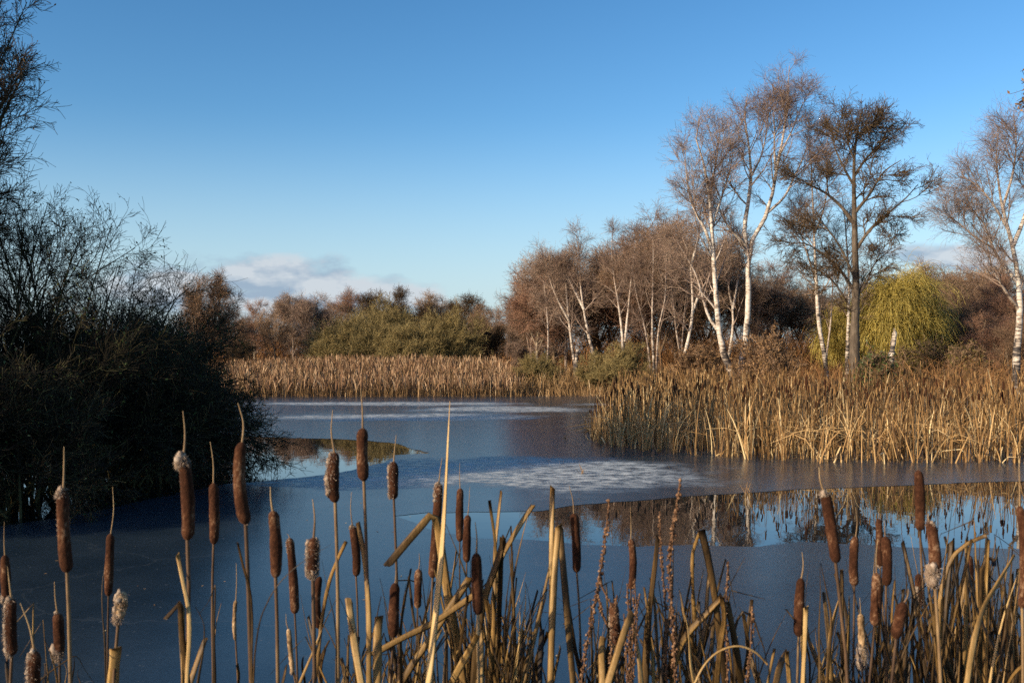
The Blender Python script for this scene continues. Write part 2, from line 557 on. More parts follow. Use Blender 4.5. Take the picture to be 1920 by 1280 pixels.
def ground_z(x, y):
    x, y = np.asarray(x, float), np.asarray(y, float)
    d = poly_dist(x, y, POND)
    bump = .06 * np.sin(x * 1.3 + .7 * np.sin(y * .9)) * np.cos(y * 1.1 + .5 * np.sin(x))
    return np.where(d < 0, np.maximum(d * .14, -.7), .03 + .8 * (1 - np.exp(-d / 12)) + bump * np.minimum(d, 1))


def axis(a, b, step, far):
    core = np.arange(a, b + .01, step)
    g = np.geomspace(4, far, 14)
    return np.concatenate([a - g[::-1], core, b + g])


gx, gy = axis(-60, 60, .8, 3500), axis(-12, 110, .8, 3500)
X, Y = np.meshgrid(gx, gy)
Z = ground_z(X, Y)
ac = Acc()
ny, nx_ = X.shape
ii = np.arange(ny * nx_).reshape(ny, nx_)
ac.add(np.stack([X, Y, Z], -1), np.stack([ii[:-1, :-1], ii[:-1, 1:], ii[1:, 1:], ii[1:, :-1]], -1).reshape(-1, 4))
m, nt, b = new_mat('leaf_litter_ground')
tc = nd(nt, 'ShaderNodeTexCoord')
n = nd(nt, 'ShaderNodeTexNoise', {'Vector': tc.outputs['Object'], 'Scale': 2.5, 'Detail': 8.0, 'Roughness': .7})
nt.links.new(ramp(nt, n.outputs['Fac'], [(.3, (.03, .02, .012)), (.55, (.09, .058, .03)), (.75, (.15, .10, .045))]), b.inputs['Base Color'])
bp = nd(nt, 'ShaderNodeBump', {'Height': n.outputs['Fac'], 'Strength': .8, 'Distance': .1})
nt.links.new(bp.outputs[0], b.inputs['Normal'])
b.inputs['Roughness'].default_value = .95
tag(ac.build('ground', m), None, None, kind='structure')

# open water
m, nt, b = new_mat('pond_water')
b.inputs['Base Color'].default_value = (.006, .009, .010, 1)
b.inputs['Roughness'].default_value = .012
b.inputs['IOR'].default_value = 1.33
b.inputs['Specular IOR Level'].default_value = .5
tc = nd(nt, 'ShaderNodeTexCoord')
mp = nd(nt, 'ShaderNodeMapping', {'Vector': tc.outputs['Object'], 'Scale': (1.0, .6, 1.0)})
n = nd(nt, 'ShaderNodeTexNoise', {'Vector': mp.outputs[0], 'Scale': 3.5, 'Detail': 2.0})
bp = nd(nt, 'ShaderNodeBump', {'Height': n.outputs['Fac'], 'Strength': .05, 'Distance': .02})
nt.links.new(bp.outputs[0], b.inputs['Normal'])
ac = Acc()
ac.add([(-30, .2, 0), (50, .2, 0), (50, 56, 0), (-30, 56, 0)], [(0, 1, 2, 3)])
tag(ac.build('pond_water', m, smooth=False), None, None, kind='structure')


# ice sheet, with two unfrozen holes
def rough_loop(pts, step=.12, amp=.05):
    pts = np.asarray(pts, float)
    out = []
    for a_, b_ in zip(pts, np.roll(pts, -1, 0)):
        k_ = max(2, int(np.linalg.norm(b_ - a_) / step))
        u = np.arange(k_)[:, None] / k_
        out.append(a_ * (1 - u) + b_ * u)
    o = np.concatenate(out)
    s = np.arange(len(o))
    nz = np.zeros(len(o))
    for fr, am in ((1.3, .3), (.5, .55), (.17, 1.0), (.05, 1.5)):
        ph = rng.random(2) * 6.28
        nz += am * np.sin(s * fr + ph[0] + 1.7 * np.sin(s * fr * .37 + ph[1]))
    t_ = nrm(np.roll(o, -1, 0) - np.roll(o, 1, 0))
    return o + np.stack([t_[:, 1], -t_[:, 0]], 1) * (nz * amp * .5)[:, None]


hole_a = [G(*p) for p in [(-300, 1022), (0, 986), (120, 970), (230, 950), (330, 928), (420, 908), (500, 901), (590, 893), (655, 882), (715, 868), (735, 853), (800, 849), (765, 840), (742, 832), (690, 826), (610, 822), (530, 820)]] + [np.array(p) for p in [(-8.0, 25.5), (-14, 24), (-14, 10)]]
hole_b = [G(*p) for p in [(740, 968), (800, 961), (880, 959), (1010, 957), (1060, 948), (1200, 938), (1350, 927), (1500, 917), (1700, 909), (1920, 902), (2150, 896), (2200, 1030), (1920, 1028), (1700, 1025), (1560, 1020), (1500, 1017), (1420, 1026), (1300, 1022), (1200, 1025), (1080, 1020), (1000, 1012), (900, 1008), (800, 992)]]
outer = [np.array(p) for p in [(-28, .35), (48, .35), (48, 54), (-28, 54)]]
loops = [np.array(outer), rough_loop(hole_a, .07, .07), rough_loop(hole_b, .06, .05)]
TH = .004
flat = np.concatenate(loops)
tri = tessellate_polygon([[Vector((p[0], p[1], 0)) for p in L_] for L_ in loops])
ac = Acc()
ac.add(np.column_stack([flat, np.full(len(flat), TH)]), T=[t_ if np.cross(flat[t_[1]] - flat[t_[0]], flat[t_[2]] - flat[t_[0]]) > 0 else t_[::-1] for t_ in tri])
for L_ in loops[1:]:
    k_ = len(L_)
    V = np.concatenate([np.column_stack([L_, np.full(k_, TH)]), np.column_stack([L_, np.full(k_, .0005)])])
    i_ = np.arange(k_)
    j_ = (i_ + 1) % k_
    ac.add(V, np.stack([i_, j_, j_ + k_, i_ + k_], 1))

m, nt, b = new_mat('pond_ice')
geo = nd(nt, 'ShaderNodeNewGeometry')
pos = geo.outputs['Position']


def patch(cx, cy, rx, ry, soft=.6):
    v = nd(nt, 'ShaderNodeVectorMath', {0: pos, 1: (cx, cy, 0)}, operation='SUBTRACT')
    v2 = nd(nt, 'ShaderNodeVectorMath', {0: v.outputs[0], 1: (1 / rx, 1 / ry, 0)}, operation='MULTIPLY')
    ln = nd(nt, 'ShaderNodeVectorMath', {0: v2.outputs[0]}, operation='LENGTH')
    return math_(nt, 'SUBTRACT', 1.0, ln.outputs['Value'])


big = nd(nt, 'ShaderNodeTexNoise', {'Vector': pos, 'Scale': .55, 'Detail': 5.0, 'Roughness': .6})
mp = nd(nt, 'ShaderNodeMapping', {'Vector': pos, 'Scale': (1.0, 1.5, 1.0), 'Rotation': (0, 0, .25)})
streak = nd(nt, 'ShaderNodeTexNoise', {'Vector': mp.outputs[0], 'Scale': 3.2, 'Detail': 7.0, 'Roughness': .72})
grain = nd(nt, 'ShaderNodeTexNoise', {'Vector': pos, 'Scale': 38.0, 'Detail': 4.0, 'Roughness': .8})
pk = patch(.3, 17.5, 3.5, 2.7)
for q in ((-3.4, 32.2, 4.6, 2.0), (-.2, 36.6, 3.6, 2.2), (-5.0, 40.5, 6, 1.6), (-2.2, 16.2, 2.4, 1.0), (6, 40, 4, 1.5)):
    pk = math_(nt, 'MAXIMUM', pk, patch(*q))
fr = nd(nt, 'ShaderNodeMapRange', {'Value': math_(nt, 'ADD', math_(nt, 'MULTIPLY', pk, .9), math_(nt, 'MULTIPLY', math_(nt, 'SUBTRACT', big.outputs['Fac'], .5), 1.1)), 'From Min': -.08, 'From Max': .42}, interpolation_type='SMOOTHSTEP')
st = nd(nt, 'ShaderNodeMapRange', {'Value': math_(nt, 'ADD', streak.outputs['Fac'], math_(nt, 'MULTIPLY', math_(nt, 'SUBTRACT', grain.outputs['Fac'], .5), .55)), 'From Min': .40, 'From Max': .60})
fleck = nd(nt, 'ShaderNodeTexNoise', {'Vector': pos, 'Scale': 22.0, 'Detail': 2.0, 'Roughness': .5})
fk = nd(nt, 'ShaderNodeMapRange', {'Value': math_(nt, 'ADD', fleck.outputs['Fac'], math_(nt, 'MULTIPLY', math_(nt, 'SUBTRACT', streak.outputs['Fac'], .5), .35)), 'From Min': .70, 'From Max': .80, 'To Max': .22})
frost = math_(nt, 'MAXIMUM', math_(nt, 'MULTIPLY', fr.outputs[0], st.outputs[0]), fk.outputs[0])
haze_ = nd(nt, 'ShaderNodeMapRange', {'Value': big.outputs['Fac'], 'From Min': .3, 'From Max': .7})
base = nd(nt, 'ShaderNodeMix', {0: haze_.outputs[0], 6: (.009, .019, .031, 1), 7: (.027, .042, .057, 1)}, data_type='RGBA')
gr = nd(nt, 'ShaderNodeMapRange', {'Value': grain.outputs['Fac'], 'From Min': .3, 'From Max': .7, 'To Min': .75, 'To Max': 1.25})
wv = nd(nt, 'ShaderNodeVectorMath', {0: pos, 1: nd(nt, 'ShaderNodeVectorMath', {0: big.outputs['Color'], 'Scale': 1.6}, operation='SCALE').outputs[0]}, operation='ADD')
vor = nd(nt, 'ShaderNodeTexVoronoi', {'Vector': wv.outputs[0], 'Scale': .42}, feature='DISTANCE_TO_EDGE')
crack = nd(nt, 'ShaderNodeMapRange', {'Value': vor.outputs['Distance'], 'From Min': .0, 'From Max': .010, 'To Min': .03, 'To Max': .0})
base2 = nd(nt, 'ShaderNodeVectorMath', {0: base.outputs[2], 'Scale': gr.outputs[0]}, operation='SCALE')
frost = math_(nt, 'MAXIMUM', frost, crack.outputs[0])
colr = nd(nt, 'ShaderNodeMix', {0: frost, 6: base2.outputs[0], 7: (.56, .58, .55, 1)}, data_type='RGBA')
nt.links.new(colr.outputs[2], b.inputs['Base Color'])
rg = nd(nt, 'ShaderNodeMapRange', {'Value': frost, 'To Min': .22, 'To Max': .85})
nt.links.new(rg.outputs[0], b.inputs['Roughness'])
b.inputs['IOR'].default_value = 1.31
bp = nd(nt, 'ShaderNodeBump', {'Height': grain.outputs['Fac'], 'Strength': .05, 'Distance': .01})
nt.links.new(bp.outputs[0], b.inputs['Normal'])
tag(ac.build('ice_sheet', m, smooth=False), None, None, kind='structure')

# ------------------------------------------------------------------ reed beds
def inside(x, y, poly):
    return poly_dist(x, y, np.asarray(poly, float)) < 0


def scatter(poly, n, front=None):
    poly = np.asarray(poly, float)
    lo, hi = poly.min(0), poly.max(0)
    out = np.zeros((0, 2))
    while len(out) < n:
        q = lo + (hi - lo) * rng.random((n * 2, 2))
        out = np.concatenate([out, q[inside(q[:, 0], q[:, 1], poly)]])
    return out[:n]


def reed_paths(xy, h, m=6, lean=.14, bend=.5, fold=.25):
    n = len(xy)
    z0 = np.maximum(ground_z(xy[:, 0], xy[:, 1]), -.25)
    az = rng.random(n) * 6.283
    d = np.stack([np.cos(az), np.sin(az)], 1)
    ln = np.abs(rng.normal(size=n)) * lean
    bd = np.abs(rng.normal(size=n)) * bend * .5
    u = np.linspace(0, 1, m)
    off = (ln[:, None] * u + bd[:, None] * u ** 3) * h[:, None]
    zz = h[:, None] * (u - .25 * (bd[:, None]) * u ** 3)
    fo = rng.random(n) < fold
    fu = rng.uniform(.35, .85, n)
    over = np.maximum(u[None] - fu[:, None], 0) * fo[:, None]
    zz = zz - over * h[:, None] * rng.uniform(.9, 1.9, n)[:, None]
    off = off + over * h[:, None] * rng.uniform(.3, 1.0, n)[:, None]
    return np.concatenate([xy[:, None, :] + d[:, None] * off[..., None], (z0[:, None] + zz)[..., None]], -1)


BED_FRONT = [G(1092, 812), G(1126, 833), G(1200, 846), G(1300, 855), G(1400, 862), G(1540, 867), G(1750, 869), G(1930, 869)]
BED = np.array(BED_FRONT + [np.array(p) for p in [(14, 18.6), (24, 19), (30, 24), (24, 29), (14, 30.5), (10, 33), (8.3, 38), (8.6, 47), (5.6, 47.5), (4.9, 45), (3.9, 36), (2.6, 29)]])


def edge_height(xy):
    """reeds are shorter in the ragged tip of the bed"""
    tip = np.clip((xy[:, 0] - .067 * xy[:, 1] - .1) / .75, 0, 1)
    return .38 + .62 * tip


nb = 6800
xy = scatter(BED, nb)
dF = -poly_dist(xy[:, 0], xy[:, 1], BED)
keep = (xy[:, 1] < 27) | (rng.random(nb) < .7)
xy, dF = xy[keep], dF[keep]
ac = Acc()
cl_ = 1 + .13 * np.sin(xy[:, 0] * 2.1 + 1.3 * np.sin(xy[:, 1] * 1.7)) * np.cos(xy[:, 1] * 1.3 + .6 * xy[:, 0])
hh = rng.uniform(.9, 1.5, len(xy)) * edge_height(xy) * cl_
ribbons(ac, reed_paths(xy, hh, lean=.085, bend=.28, fold=.22), rng.uniform(.015, .038, len(xy))[:, None] * np.array([1, 1, .95, .85, .7, .25]), tint=np.clip(rng.normal(.48, .33, len(xy)), 0, 1))
xy2 = np.concatenate([xy[::2], xy[::5]]) + rng.normal(size=(len(xy[::2]) + len(xy[::5]), 2)) * .1
h2 = rng.uniform(.3, .95, len(xy2)) * edge_height(xy2)
ribbons(ac, reed_paths(xy2, h2, lean=.32, bend=.25, fold=.35), rng.uniform(.014, .036, len(xy2))[:, None] * np.array([1, 1, .95, .9, .8, .5]), tint=np.clip(rng.normal(.8, .2, len(xy2)), 0, 1))
xy3 = xy[::2] + rng.normal(size=(len(xy[::2]), 2)) * .1
h3 = rng.uniform(1.2, 1.72, len(xy3)) * edge_height(xy3) * cl_[::2]
pp = reed_paths(xy3, h3, lean=.05, bend=.1, fold=.03)
tubes(ac, pp, np.array([.007, .007, .006, .0055, .005, .004]), 3, tint=np.clip(rng.normal(.35, .2, len(xy3)), 0, 1))
q = rng.random(len(pp)) < .8
hp = np.stack([pp[q, -2] * .45 + pp[q, -1] * .55, pp[q, -2] * .3 + pp[q, -1] * .7, pp[q, -1]], 1)
tubes(ac, hp, np.array([.012, .0165, .011]), 5, tint=np.where(rng.random(len(hp)) < .6, rng.uniform(.0, .12, len(hp)), rng.uniform(.3, .6, len(hp))))
tag(ac.build('reed_bed', M['reed'], smooth=False), 'golden dry reed bed on the right bank of the pond', None, kind='stuff')

# bulrush stalks one can tell apart along the front of the right bed
protos = []
for k in range(10):
    hgt = rng.uniform(1.35, 1.72)
    root = thing('bulrush_stalk', 'thin dry bulrush stalk with dark head at the front of the right reed bed', 'bulrush', (0, 0, 0), 'bulrush stalks along the front of the right reed bed')
    a = Acc()
    p = reed_paths(np.zeros((1, 2)) + [[0., 15.]], np.array([hgt]), lean=.05, bend=.12, fold=0)
    p = p - p[0, 0]
    tubes(a, p, np.linspace(.008, .005, 6), 5, tint=[rng.uniform(.3, .7)])
    a.build('stem', M['reed'], root)
    a = Acc()
    L_ = reed_paths(np.zeros((3, 2)) + [[0., 15.]], rng.uniform(.8, 1.4, 3), lean=.16, bend=.6, fold=.35)
    L_ = L_ - L_[:, :1]
    for j in range(3):
        a = Acc()
        ribbons(a, L_[j:j + 1], rng.uniform(.014, .028) * np.array([1, 1, .95, .85, .7, .25])[None], tint=[rng.uniform(.45, .95)])
        a.build('leaf', M['reed'], root, smooth=False)
    if k % 10 < 7:
        a = Acc()
        e = p[0, -1]
        d_ = nrm(p[0, -1] - p[0, -2])
        s_ = np.linspace(0, 1, 6)[:, None]
        hl = rng.uniform(.13, .19)
        tubes(a, (e - d_ * hl * (1 - s_))[None], np.array([.004, .0135, .0155, .0155, .0135, .004])[None] * rng.uniform(.9, 1.15), 6, tint=[rng.uniform(.1, .3)])
        a.build('seed_head', M['head'], root)
    protos.append(root)
cnt = 0
fr_ = np.array(BED_FRONT)
while cnt < 230:
    t_ = rng.random() ** .8 * (len(fr_) - 1)
    i_ = int(t_)
    p_ = fr_[i_] + (fr_[i_ + 1] - fr_[i_]) * (t_ - i_)
    p_ = p_ + np.array([rng.normal() * .1, abs(rng.normal()) * 1.6 + .05])
    s_ = float(edge_height(p_[None])[0]) * rng.uniform(.85, 1.12)
    z_ = max(float(ground_z(p_[0], p_[1])), -.2)
    if cnt < 10:
        o = protos[cnt]
        o.location, o.scale = (p_[0], p_[1], z_), (s_, s_, s_)
    else:
        copy_thing(protos[int(rng.integers(10))], (p_[0], p_[1], z_), rng.random() * 6.28, s_)
    cnt += 1

# the far bed across the pond
FAR = np.array([(-19, 45.6), (-10, 46.3), (-3, 46.4), (0.2, 46.6), (.6, 48), (-.5, 56), (-1.0, 60), (-14, 62), (-24, 55)], float)
xyf = scatter(FAR, 13000)
df = np.clip((xyf[:, 1] - 46) / 12, 0, 1)
ac = Acc()
hf = rng.uniform(.9, 1.25, len(xyf)) * (1 + .24 * df) * np.clip(.72 + .4 * (xyf[:, 0] + 20) / 14, .72, 1)
ribbons(ac, reed_paths(xyf, hf, m=5, lean=.07, bend=.3, fold=.15), rng.uniform(.010, .022, len(xyf))[:, None] * np.array([1, 1, .9, .8, .4]), tint=np.clip(rng.normal(.42, .24, len(xyf)), 0, 1))
tag(ac.build('far_reed_bed', M['far_reed'], smooth=False), 'tall dense brown reed bed across the far side of the pond', None, kind='stuff')
ac = Acc()
s_ = scatter(FAR, 9000)
dd = np.clip((s_[:, 1] - 46) / 12, 0, 1)
hp = rng.uniform(.95, 1.3, len(s_)) * (1 + .24 * dd) * np.clip(.72 + .4 * (s_[:, 0] + 20) / 14, .72, 1)
p = reed_paths(s_, hp, m=5, lean=.06, bend=.35, fold=.0)
ribbons(ac, p[:, 2:], np.array([.014, .05, .02]) * rng.uniform(.6, 1.3, len(p))[:, None], tint=rng.random(len(p)))
tag(ac.build('reed_plumes', M['plume'], smooth=False), 'brown feathery plumes on the far reed bed', None, kind='stuff')
MID = np.array([(0.2, 46.8), (3.5, 46.9), (6, 46.5), (8.8, 47), (9.5, 56), (0, 57)], float)
xym = scatter(MID, 4200)
ac = Acc()
hm = rng.uniform(.55, 1.1, len(xym)) * np.where(xym[:, 1] < 48.5, .75, 1.15)
ribbons(ac, reed_paths(xym, hm, m=5, lean=.12, bend=.4, fold=.2), rng.uniform(.012, .03, len(xym))[:, None] * np.array([1, 1, .9, .8, .4]), tint=np.clip(rng.normal(.45, .22, len(xym)), 0, 1))
tag(ac.build('low_reed_bed', M['far_reed'], smooth=False), 'low ragged brown reeds below the birch grove', None, kind='stuff')

# rough undergrowth between the beds and the trees
ac = Acc()
UG = [(np.array([(8.5, 38), (9, 33.5), (16, 30.5), (30, 29), (44, 30), (44, 56), (8, 56)], float), 15000, (.8, 2.0)),
      (np.array([(-1, 54), (9, 55), (18, 58), (30, 62), (30, 74), (-3, 72)], float), 7000, (.7, 1.8)),
      (np.array([(-30, 55), (-24, 56), (-14, 62), (-1, 60), (-3, 76), (-34, 76)], float), 5000, (.7, 1.7))]
for poly, n_, hr in UG:
    s_ = scatter(poly, n_)
    cl = np.sin(s_[:, 0] * .8 + 1.1 * np.sin(s_[:, 1] * .5)) * np.cos(s_[:, 1] * .7 + s_[:, 0] * .3)
    h_ = rng.uniform(*hr, n_) * (.75 + .25 * cl)
    ribbons(ac, reed_paths(s_, h_, m=5, lean=.4, bend=.9, fold=.2), rng.uniform(.006, .016, n_)[:, None] * np.array([1, 1, .8, .6, .3]), tint=np.clip(rng.normal(.45 + .15 * cl, .22), 0, 1))
TH_ = np.array([(-34, 84), (-10, 88), (2, 80), (30, 78), (60, 74), (62, 82), (30, 90), (2, 92), (-10, 100), (-36, 96)], float)
s_ = scatter(TH_, 15000)
ribbons(ac, reed_paths(s_, rng.uniform(2.0, 3.8, len(s_)), m=5, lean=.35, bend=.6, fold=.1), rng.uniform(.02, .05, len(s_))[:, None] * np.array([1, 1, .8, .6, .3]), tint=np.clip(rng.normal(.45, .22, len(s_)), 0, 1))
TH2 = np.array([(6, 60), (14, 57), (44, 52), (50, 60), (20, 66), (6, 67)], float)
s_ = scatter(TH2, 9000)
ribbons(ac, reed_paths(s_, rng.uniform(1.6, 3.3, len(s_)), m=5, lean=.3, bend=.6, fold=.1), rng.uniform(.010, .024, len(s_))[:, None] * np.array([1, 1, .8, .6, .3]), tint=np.clip(rng.normal(.5, .25, len(s_)), 0, 1))
tag(ac.build('undergrowth', M['under'], smooth=False), 'rough russet bramble and dead stalks under the trees', None, kind='stuff')


# ------------------------------------------------------------------ trees
def px_stem(pts, d, r0, r1, root=True, dd=0.0):
    p = [P(x, y, d + dd * i) for i, (x, y) in enumerate(pts)]
    if root:
        b_ = p[0].copy()
        b_[0] += (p[0] - p[1])[0] * .25
        b_[2] = float(ground_z(b_[0], b_[1])) - .05
        if b_[2] < p[0][2] - .1:
            p = [b_] + p
    return (p, r0, r1)


def lens(h):
    return lambda t, pl: h


def birch(name, label, stems, lv, base_d=None, group=None, thick=.07, **kw):
    Pt, R = stems_array(stems)
    base = Pt[0, 0].copy()
    return grow_tree(name, label, 'tree', base, Pt, R, lv, 'birch', 'twig_birch', group=group, thick=thick, ntrunk=2, **kw)


def birch_levels(h, k=1.0, n=(26, 9, 8, 3), rt=.0055):
    return [dict(n=n[0], t=(.30, .99), ang=(25, 55), L=lambda t, pl: h * (.05 + .17 * (1 - t)) * k, wand=.10, up=.10, m=6, rk=.5, rt=.010, pw=.9),
            dict(n=n[1], t=(.15, 1), ang=(22, 55), L=lambda t, pl: np.maximum(pl * .5 * (1.1 - .5 * t), .4), wand=.14, up=.05, m=5, rk=.6, rt=rt * 1.2),
            dict(n=n[2], t=(.1, 1), ang=(20, 60), L=lambda t, pl: np.maximum(pl * .55, .42), wand=.10, up=.0, m=4, rk=.7, rt=rt * .9, grav=.10),
            dict(n=n[3], t=(.1, 1), ang=(20, 55), L=lambda t, pl: np.maximum(pl * .6, .34), wand=.12, up=0, m=3, rk=.8, rt=rt * .7, grav=.22)]


D = 46.0
birch('birch_tree', 'white birch with a leaning trunk, shorter of the two tall ones by the reed bed', [
    px_stem([(1376, 714), (1355, 656), (1343, 560), (1337, 473), (1331, 377), (1321, 313), (1305, 245), (1312, 222)], D, .175, .018),
    px_stem([(1338, 480), (1322, 430), (1303, 395), (1290, 350), (1284, 300), (1276, 270)], D, .085, .012, False, -.12),
    px_stem([(1334, 430), (1347, 390), (1362, 340), (1369, 318), (1374, 280)], D, .07, .012, False, .15),
    px_stem([(1350, 625), (1330, 596), (1318, 560), (1307, 520), (1280, 470), (1262, 440)], D, .075, .012, False, .1),
    px_stem([(1331, 377), (1338, 330), (1346, 280), (1350, 240)], D, .06, .012, False, .2)],
    birch_levels(13.0, n=(15, 6, 6, 2), rt=.0046))
birch('birch_tree', 'tallest white birch with two upright stems and a long pale limb sweeping to the right', [
    px_stem([(1389, 706), (1395, 653), (1403, 584), (1403, 505), (1404, 470), (1415, 440), (1440, 398), (1453, 335), (1461, 292), (1469, 255), (1477, 175), (1480, 124)], D + .8, .185, .014),
    px_stem([(1403, 480), (1396, 430), (1403, 380), (1408, 335), (1405, 282), (1397, 213), (1402, 176)], D + .8, .13, .014, False, .1),
    px_stem([(1400, 462), (1384, 445), (1366, 425), (1352, 398), (1345, 370)], D + .8, .08, .014, False, -.15),
    px_stem([(1455, 325), (1452, 280), (1452, 240), (1448, 200)], D + .8, .06, .012, False, .15),
    px_stem([(1440, 398), (1470, 370), (1490, 330), (1508, 290), (1520, 250)], D + .8, .07, .012, False, .2),
    px_stem([(1409, 330), (1428, 290), (1438, 240), (1442, 205)], D + .8, .055, .012, False, .15),
    px_stem([(1461, 292), (1485, 245), (1500, 205), (1512, 185)], D + .8, .05, .01, False, -.15)],
    birch_levels(15.0, n=(13, 6, 6, 2), rt=.0046))

alder_lv = lambda h: [dict(n=6, t=(.18, 1), ang=(25, 60), L=lambda t, pl: np.clip(pl * .32, .7, 1.3), wand=.13, up=.04, m=6, rk=.6, rt=.016, flat=.6),
                      dict(n=8, t=(.2, 1), ang=(20, 60), L=lambda t, pl: np.maximum(pl * .42, .6), wand=.15, up=.03, m=5, rk=.6, rt=.009, flat=.5),
                      dict(n=7, t=(.15, 1), ang=(20, 65), L=lambda t, pl: np.maximum(pl * .5, .4), wand=.14, up=.02, m=4, rk=.7, rt=.0065, flat=.6),
                      dict(n=3, t=(.1, 1), ang=(20, 60), L=lambda t, pl: np.maximum(pl * .45, .22), wand=.2, up=.02, m=3, rk=.8, rt=.005)]
d = 42.0
al = [px_stem([(1602, 676), (1603, 610), (1605, 531), (1603, 460), (1602, 398), (1601, 340), (1602, 292), (1606, 255), (1612, 226)], d, .225, .03)]
for pts, r in [([(1604, 470), (1632, 430), (1665, 400), (1700, 370), (1722, 345)], .08), ([(1602, 420), (1575, 385), (1545, 360), (1515, 345), (1490, 330)], .085),
               ([(1602, 400), (1630, 365), (1660, 320), (1690, 300)], .075), ([(1602, 350), (1580, 310), (1565, 275), (1560, 240)], .06),
               ([(1602, 330), (1622, 300), (1650, 270), (1672, 235), (1695, 225)], .06), ([(1602, 545), (1570, 500), (1535, 470), (1500, 455), (1478, 460)], .075),
               ([(1603, 520), (1560, 440), (1530, 410), (1500, 400)], .065), ([(1604, 560), (1625, 530), (1640, 495), (1668, 470)], .05),
               ([(1602, 300), (1590, 265), (1595, 232)], .045), ([(1602, 590), (1575, 545), (1555, 520), (1520, 500)], .05), ([(1606, 255), (1630, 240), (1655, 225)], .04)]:
    al.append(px_stem(pts, d, r, .014, False, rng.uniform(-.35, .35)))
Pt, R = stems_array(al, 16)
grow_tree('alder_tree', 'dark thick trunked alder with flat topped crown beside the white birches', 'tree', Pt[0, 0].copy(), Pt, R, alder_lv(11), 'alder', 'twig_dark', thick=.2, ntrunk=2, sides=(12, 6, 4, 3, 3, 3),
          leaves=('cone', 5500, .04, 'cone', dict(aspect=.8)))

thin = lambda h, rt=.005: birch_levels(h, n=(16, 6, 6, 2), rt=rt)
d = 47.5
birch('birch_tree', 'slim white birch just left of the dark alder trunk', [
    px_stem([(1548, 678), (1536, 611), (1531, 531), (1527, 450), (1525, 398), (1522, 330), (1521, 272)], d, .13, .012),
    px_stem([(1531, 531), (1515, 480), (1500, 430), (1496, 380)], d, .05, .01, False, .2),
    px_stem([(1527, 440), (1545, 390), (1552, 330), (1550, 290)], d, .05, .01, False, .2)], thin(10.5))
birch('birch_tree', 'thin pale birch half hidden behind the dark alder trunk', [
    px_stem([(1589, 655), (1591, 600), (1592, 531), (1588, 460), (1584, 410), (1578, 360)], d + 2, .11, .012),
    px_stem([(1550, 668), (1558, 600), (1561, 540), (1564, 480), (1572, 430)], d + 2, .06, .01)], thin(9))
d = 30.0
birch('birch_tree', 'open crowned birch with a pale trunk at the right edge of the photo', [
    px_stem([(1907, 655), (1913, 584), (1907, 505), (1894, 441), (1880, 390), (1872, 340), (1868, 290), (1872, 250)], d, .135, .010),
    px_stem([(1909, 530), (1880, 495), (1862, 465), (1845, 420), (1810, 380)], d, .06, .009, False, .15),
    px_stem([(1910, 580), (1885, 545), (1860, 500), (1850, 450)], d, .05, .009, False, -.2),
    px_stem([(1900, 460), (1920, 410), (1935, 340), (1940, 260)], d, .07, .009, False, .15),
    px_stem([(1890, 430), (1860, 380), (1835, 350), (1800, 330)], d, .045, .009, False, .1),
    px_stem([(1880, 390), (1900, 320), (1905, 250), (1900, 215)], d, .045, .009, False, .1),
    px_stem([(1862, 465), (1830, 445), (1800, 420), (1775, 400)], d, .035, .008, False, .1)],
    birch_levels(6.4, n=(12, 6, 6, 2), rt=.0028), thick=.06)

# the middle grove
GB = 'birches of the middle grove'
grove = [
    ('birch with a pale stem and brown crown, outermost on the pond side of the grove', 57, [[(1026, 692), (1028, 640), (1026, 590), (1020, 530), (1016, 490)]], .10, 7.0),
    ('birch leaning left at the pond end of the grove beside a broken snag', 56, [[(1078, 690), (1070, 630), (1063, 560), (1061, 520), (1070, 460)], [(1066, 600), (1045, 560), (1030, 520), (1020, 480)]], .13, 8.5),
    ('birch with a slanting white trunk, third along the grove from its pond end', 55, [[(1119, 690), (1104, 630), (1093, 570), (1087, 520), (1085, 470), (1080, 440)], [(1095, 580), (1075, 540), (1055, 500)]], .14, 9.0),
    ('twin stemmed birch whose two white stems part low in a narrow V', 54, [[(1169, 684), (1166, 620), (1158, 560), (1150, 510), (1147, 460), (1150, 428)], [(1172, 640), (1178, 580), (1183, 530), (1190, 470), (1196, 430)]], .12, 9.0),
    ('clump birch of three upright grey white stems in the middle of the grove', 53, [[(1226, 684), (1223, 620), (1224, 540), (1225, 470), (1222, 410)], [(1231, 684), (1236, 610), (1247, 560), (1250, 480), (1262, 420)], [(1219, 684), (1208, 610), (1195, 560), (1185, 500)]], .11, 9.5),
    ('birch with an S bent white trunk nearest the two tall birches', 50, [[(1277, 694), (1290, 640), (1299, 585), (1297, 530), (1290, 470), (1278, 440), (1270, 390)], [(1299, 585), (1312, 550), (1330, 520), (1350, 490)], [(1296, 500), (1310, 440), (1315, 390)]], .14, 9.5),
    ('slender birch of two thin stems behind the S bent white trunk', 55, [[(1276, 672), (1268, 620), (1262, 560), (1255, 500), (1258, 430)], [(1278, 660), (1284, 580), (1290, 520), (1296, 440)]], .08, 8.5),
    ('birch with a crooked tan and white trunk seen between the two tall birches', 52, [[(1366, 672), (1374, 620), (1374, 580), (1366, 540), (1372, 470), (1370, 400)], [(1374, 580), (1384, 520), (1388, 450)]], .12, 9.0)]
for lab, d, sts, r, h in grove:
    st_ = [px_stem(s_, d, r * .82 if i == 0 else r * .6, .012, i == 0 or s_[0][1] > 660, rng.uniform(-.2, .2)) for i, s_ in enumerate(sts)]
    birch('birch_tree', lab, st_, birch_levels(h, 1.15, n=(17 if len(sts) < 3 else 12, 6, 6, 2), rt=.005), thick=.08)


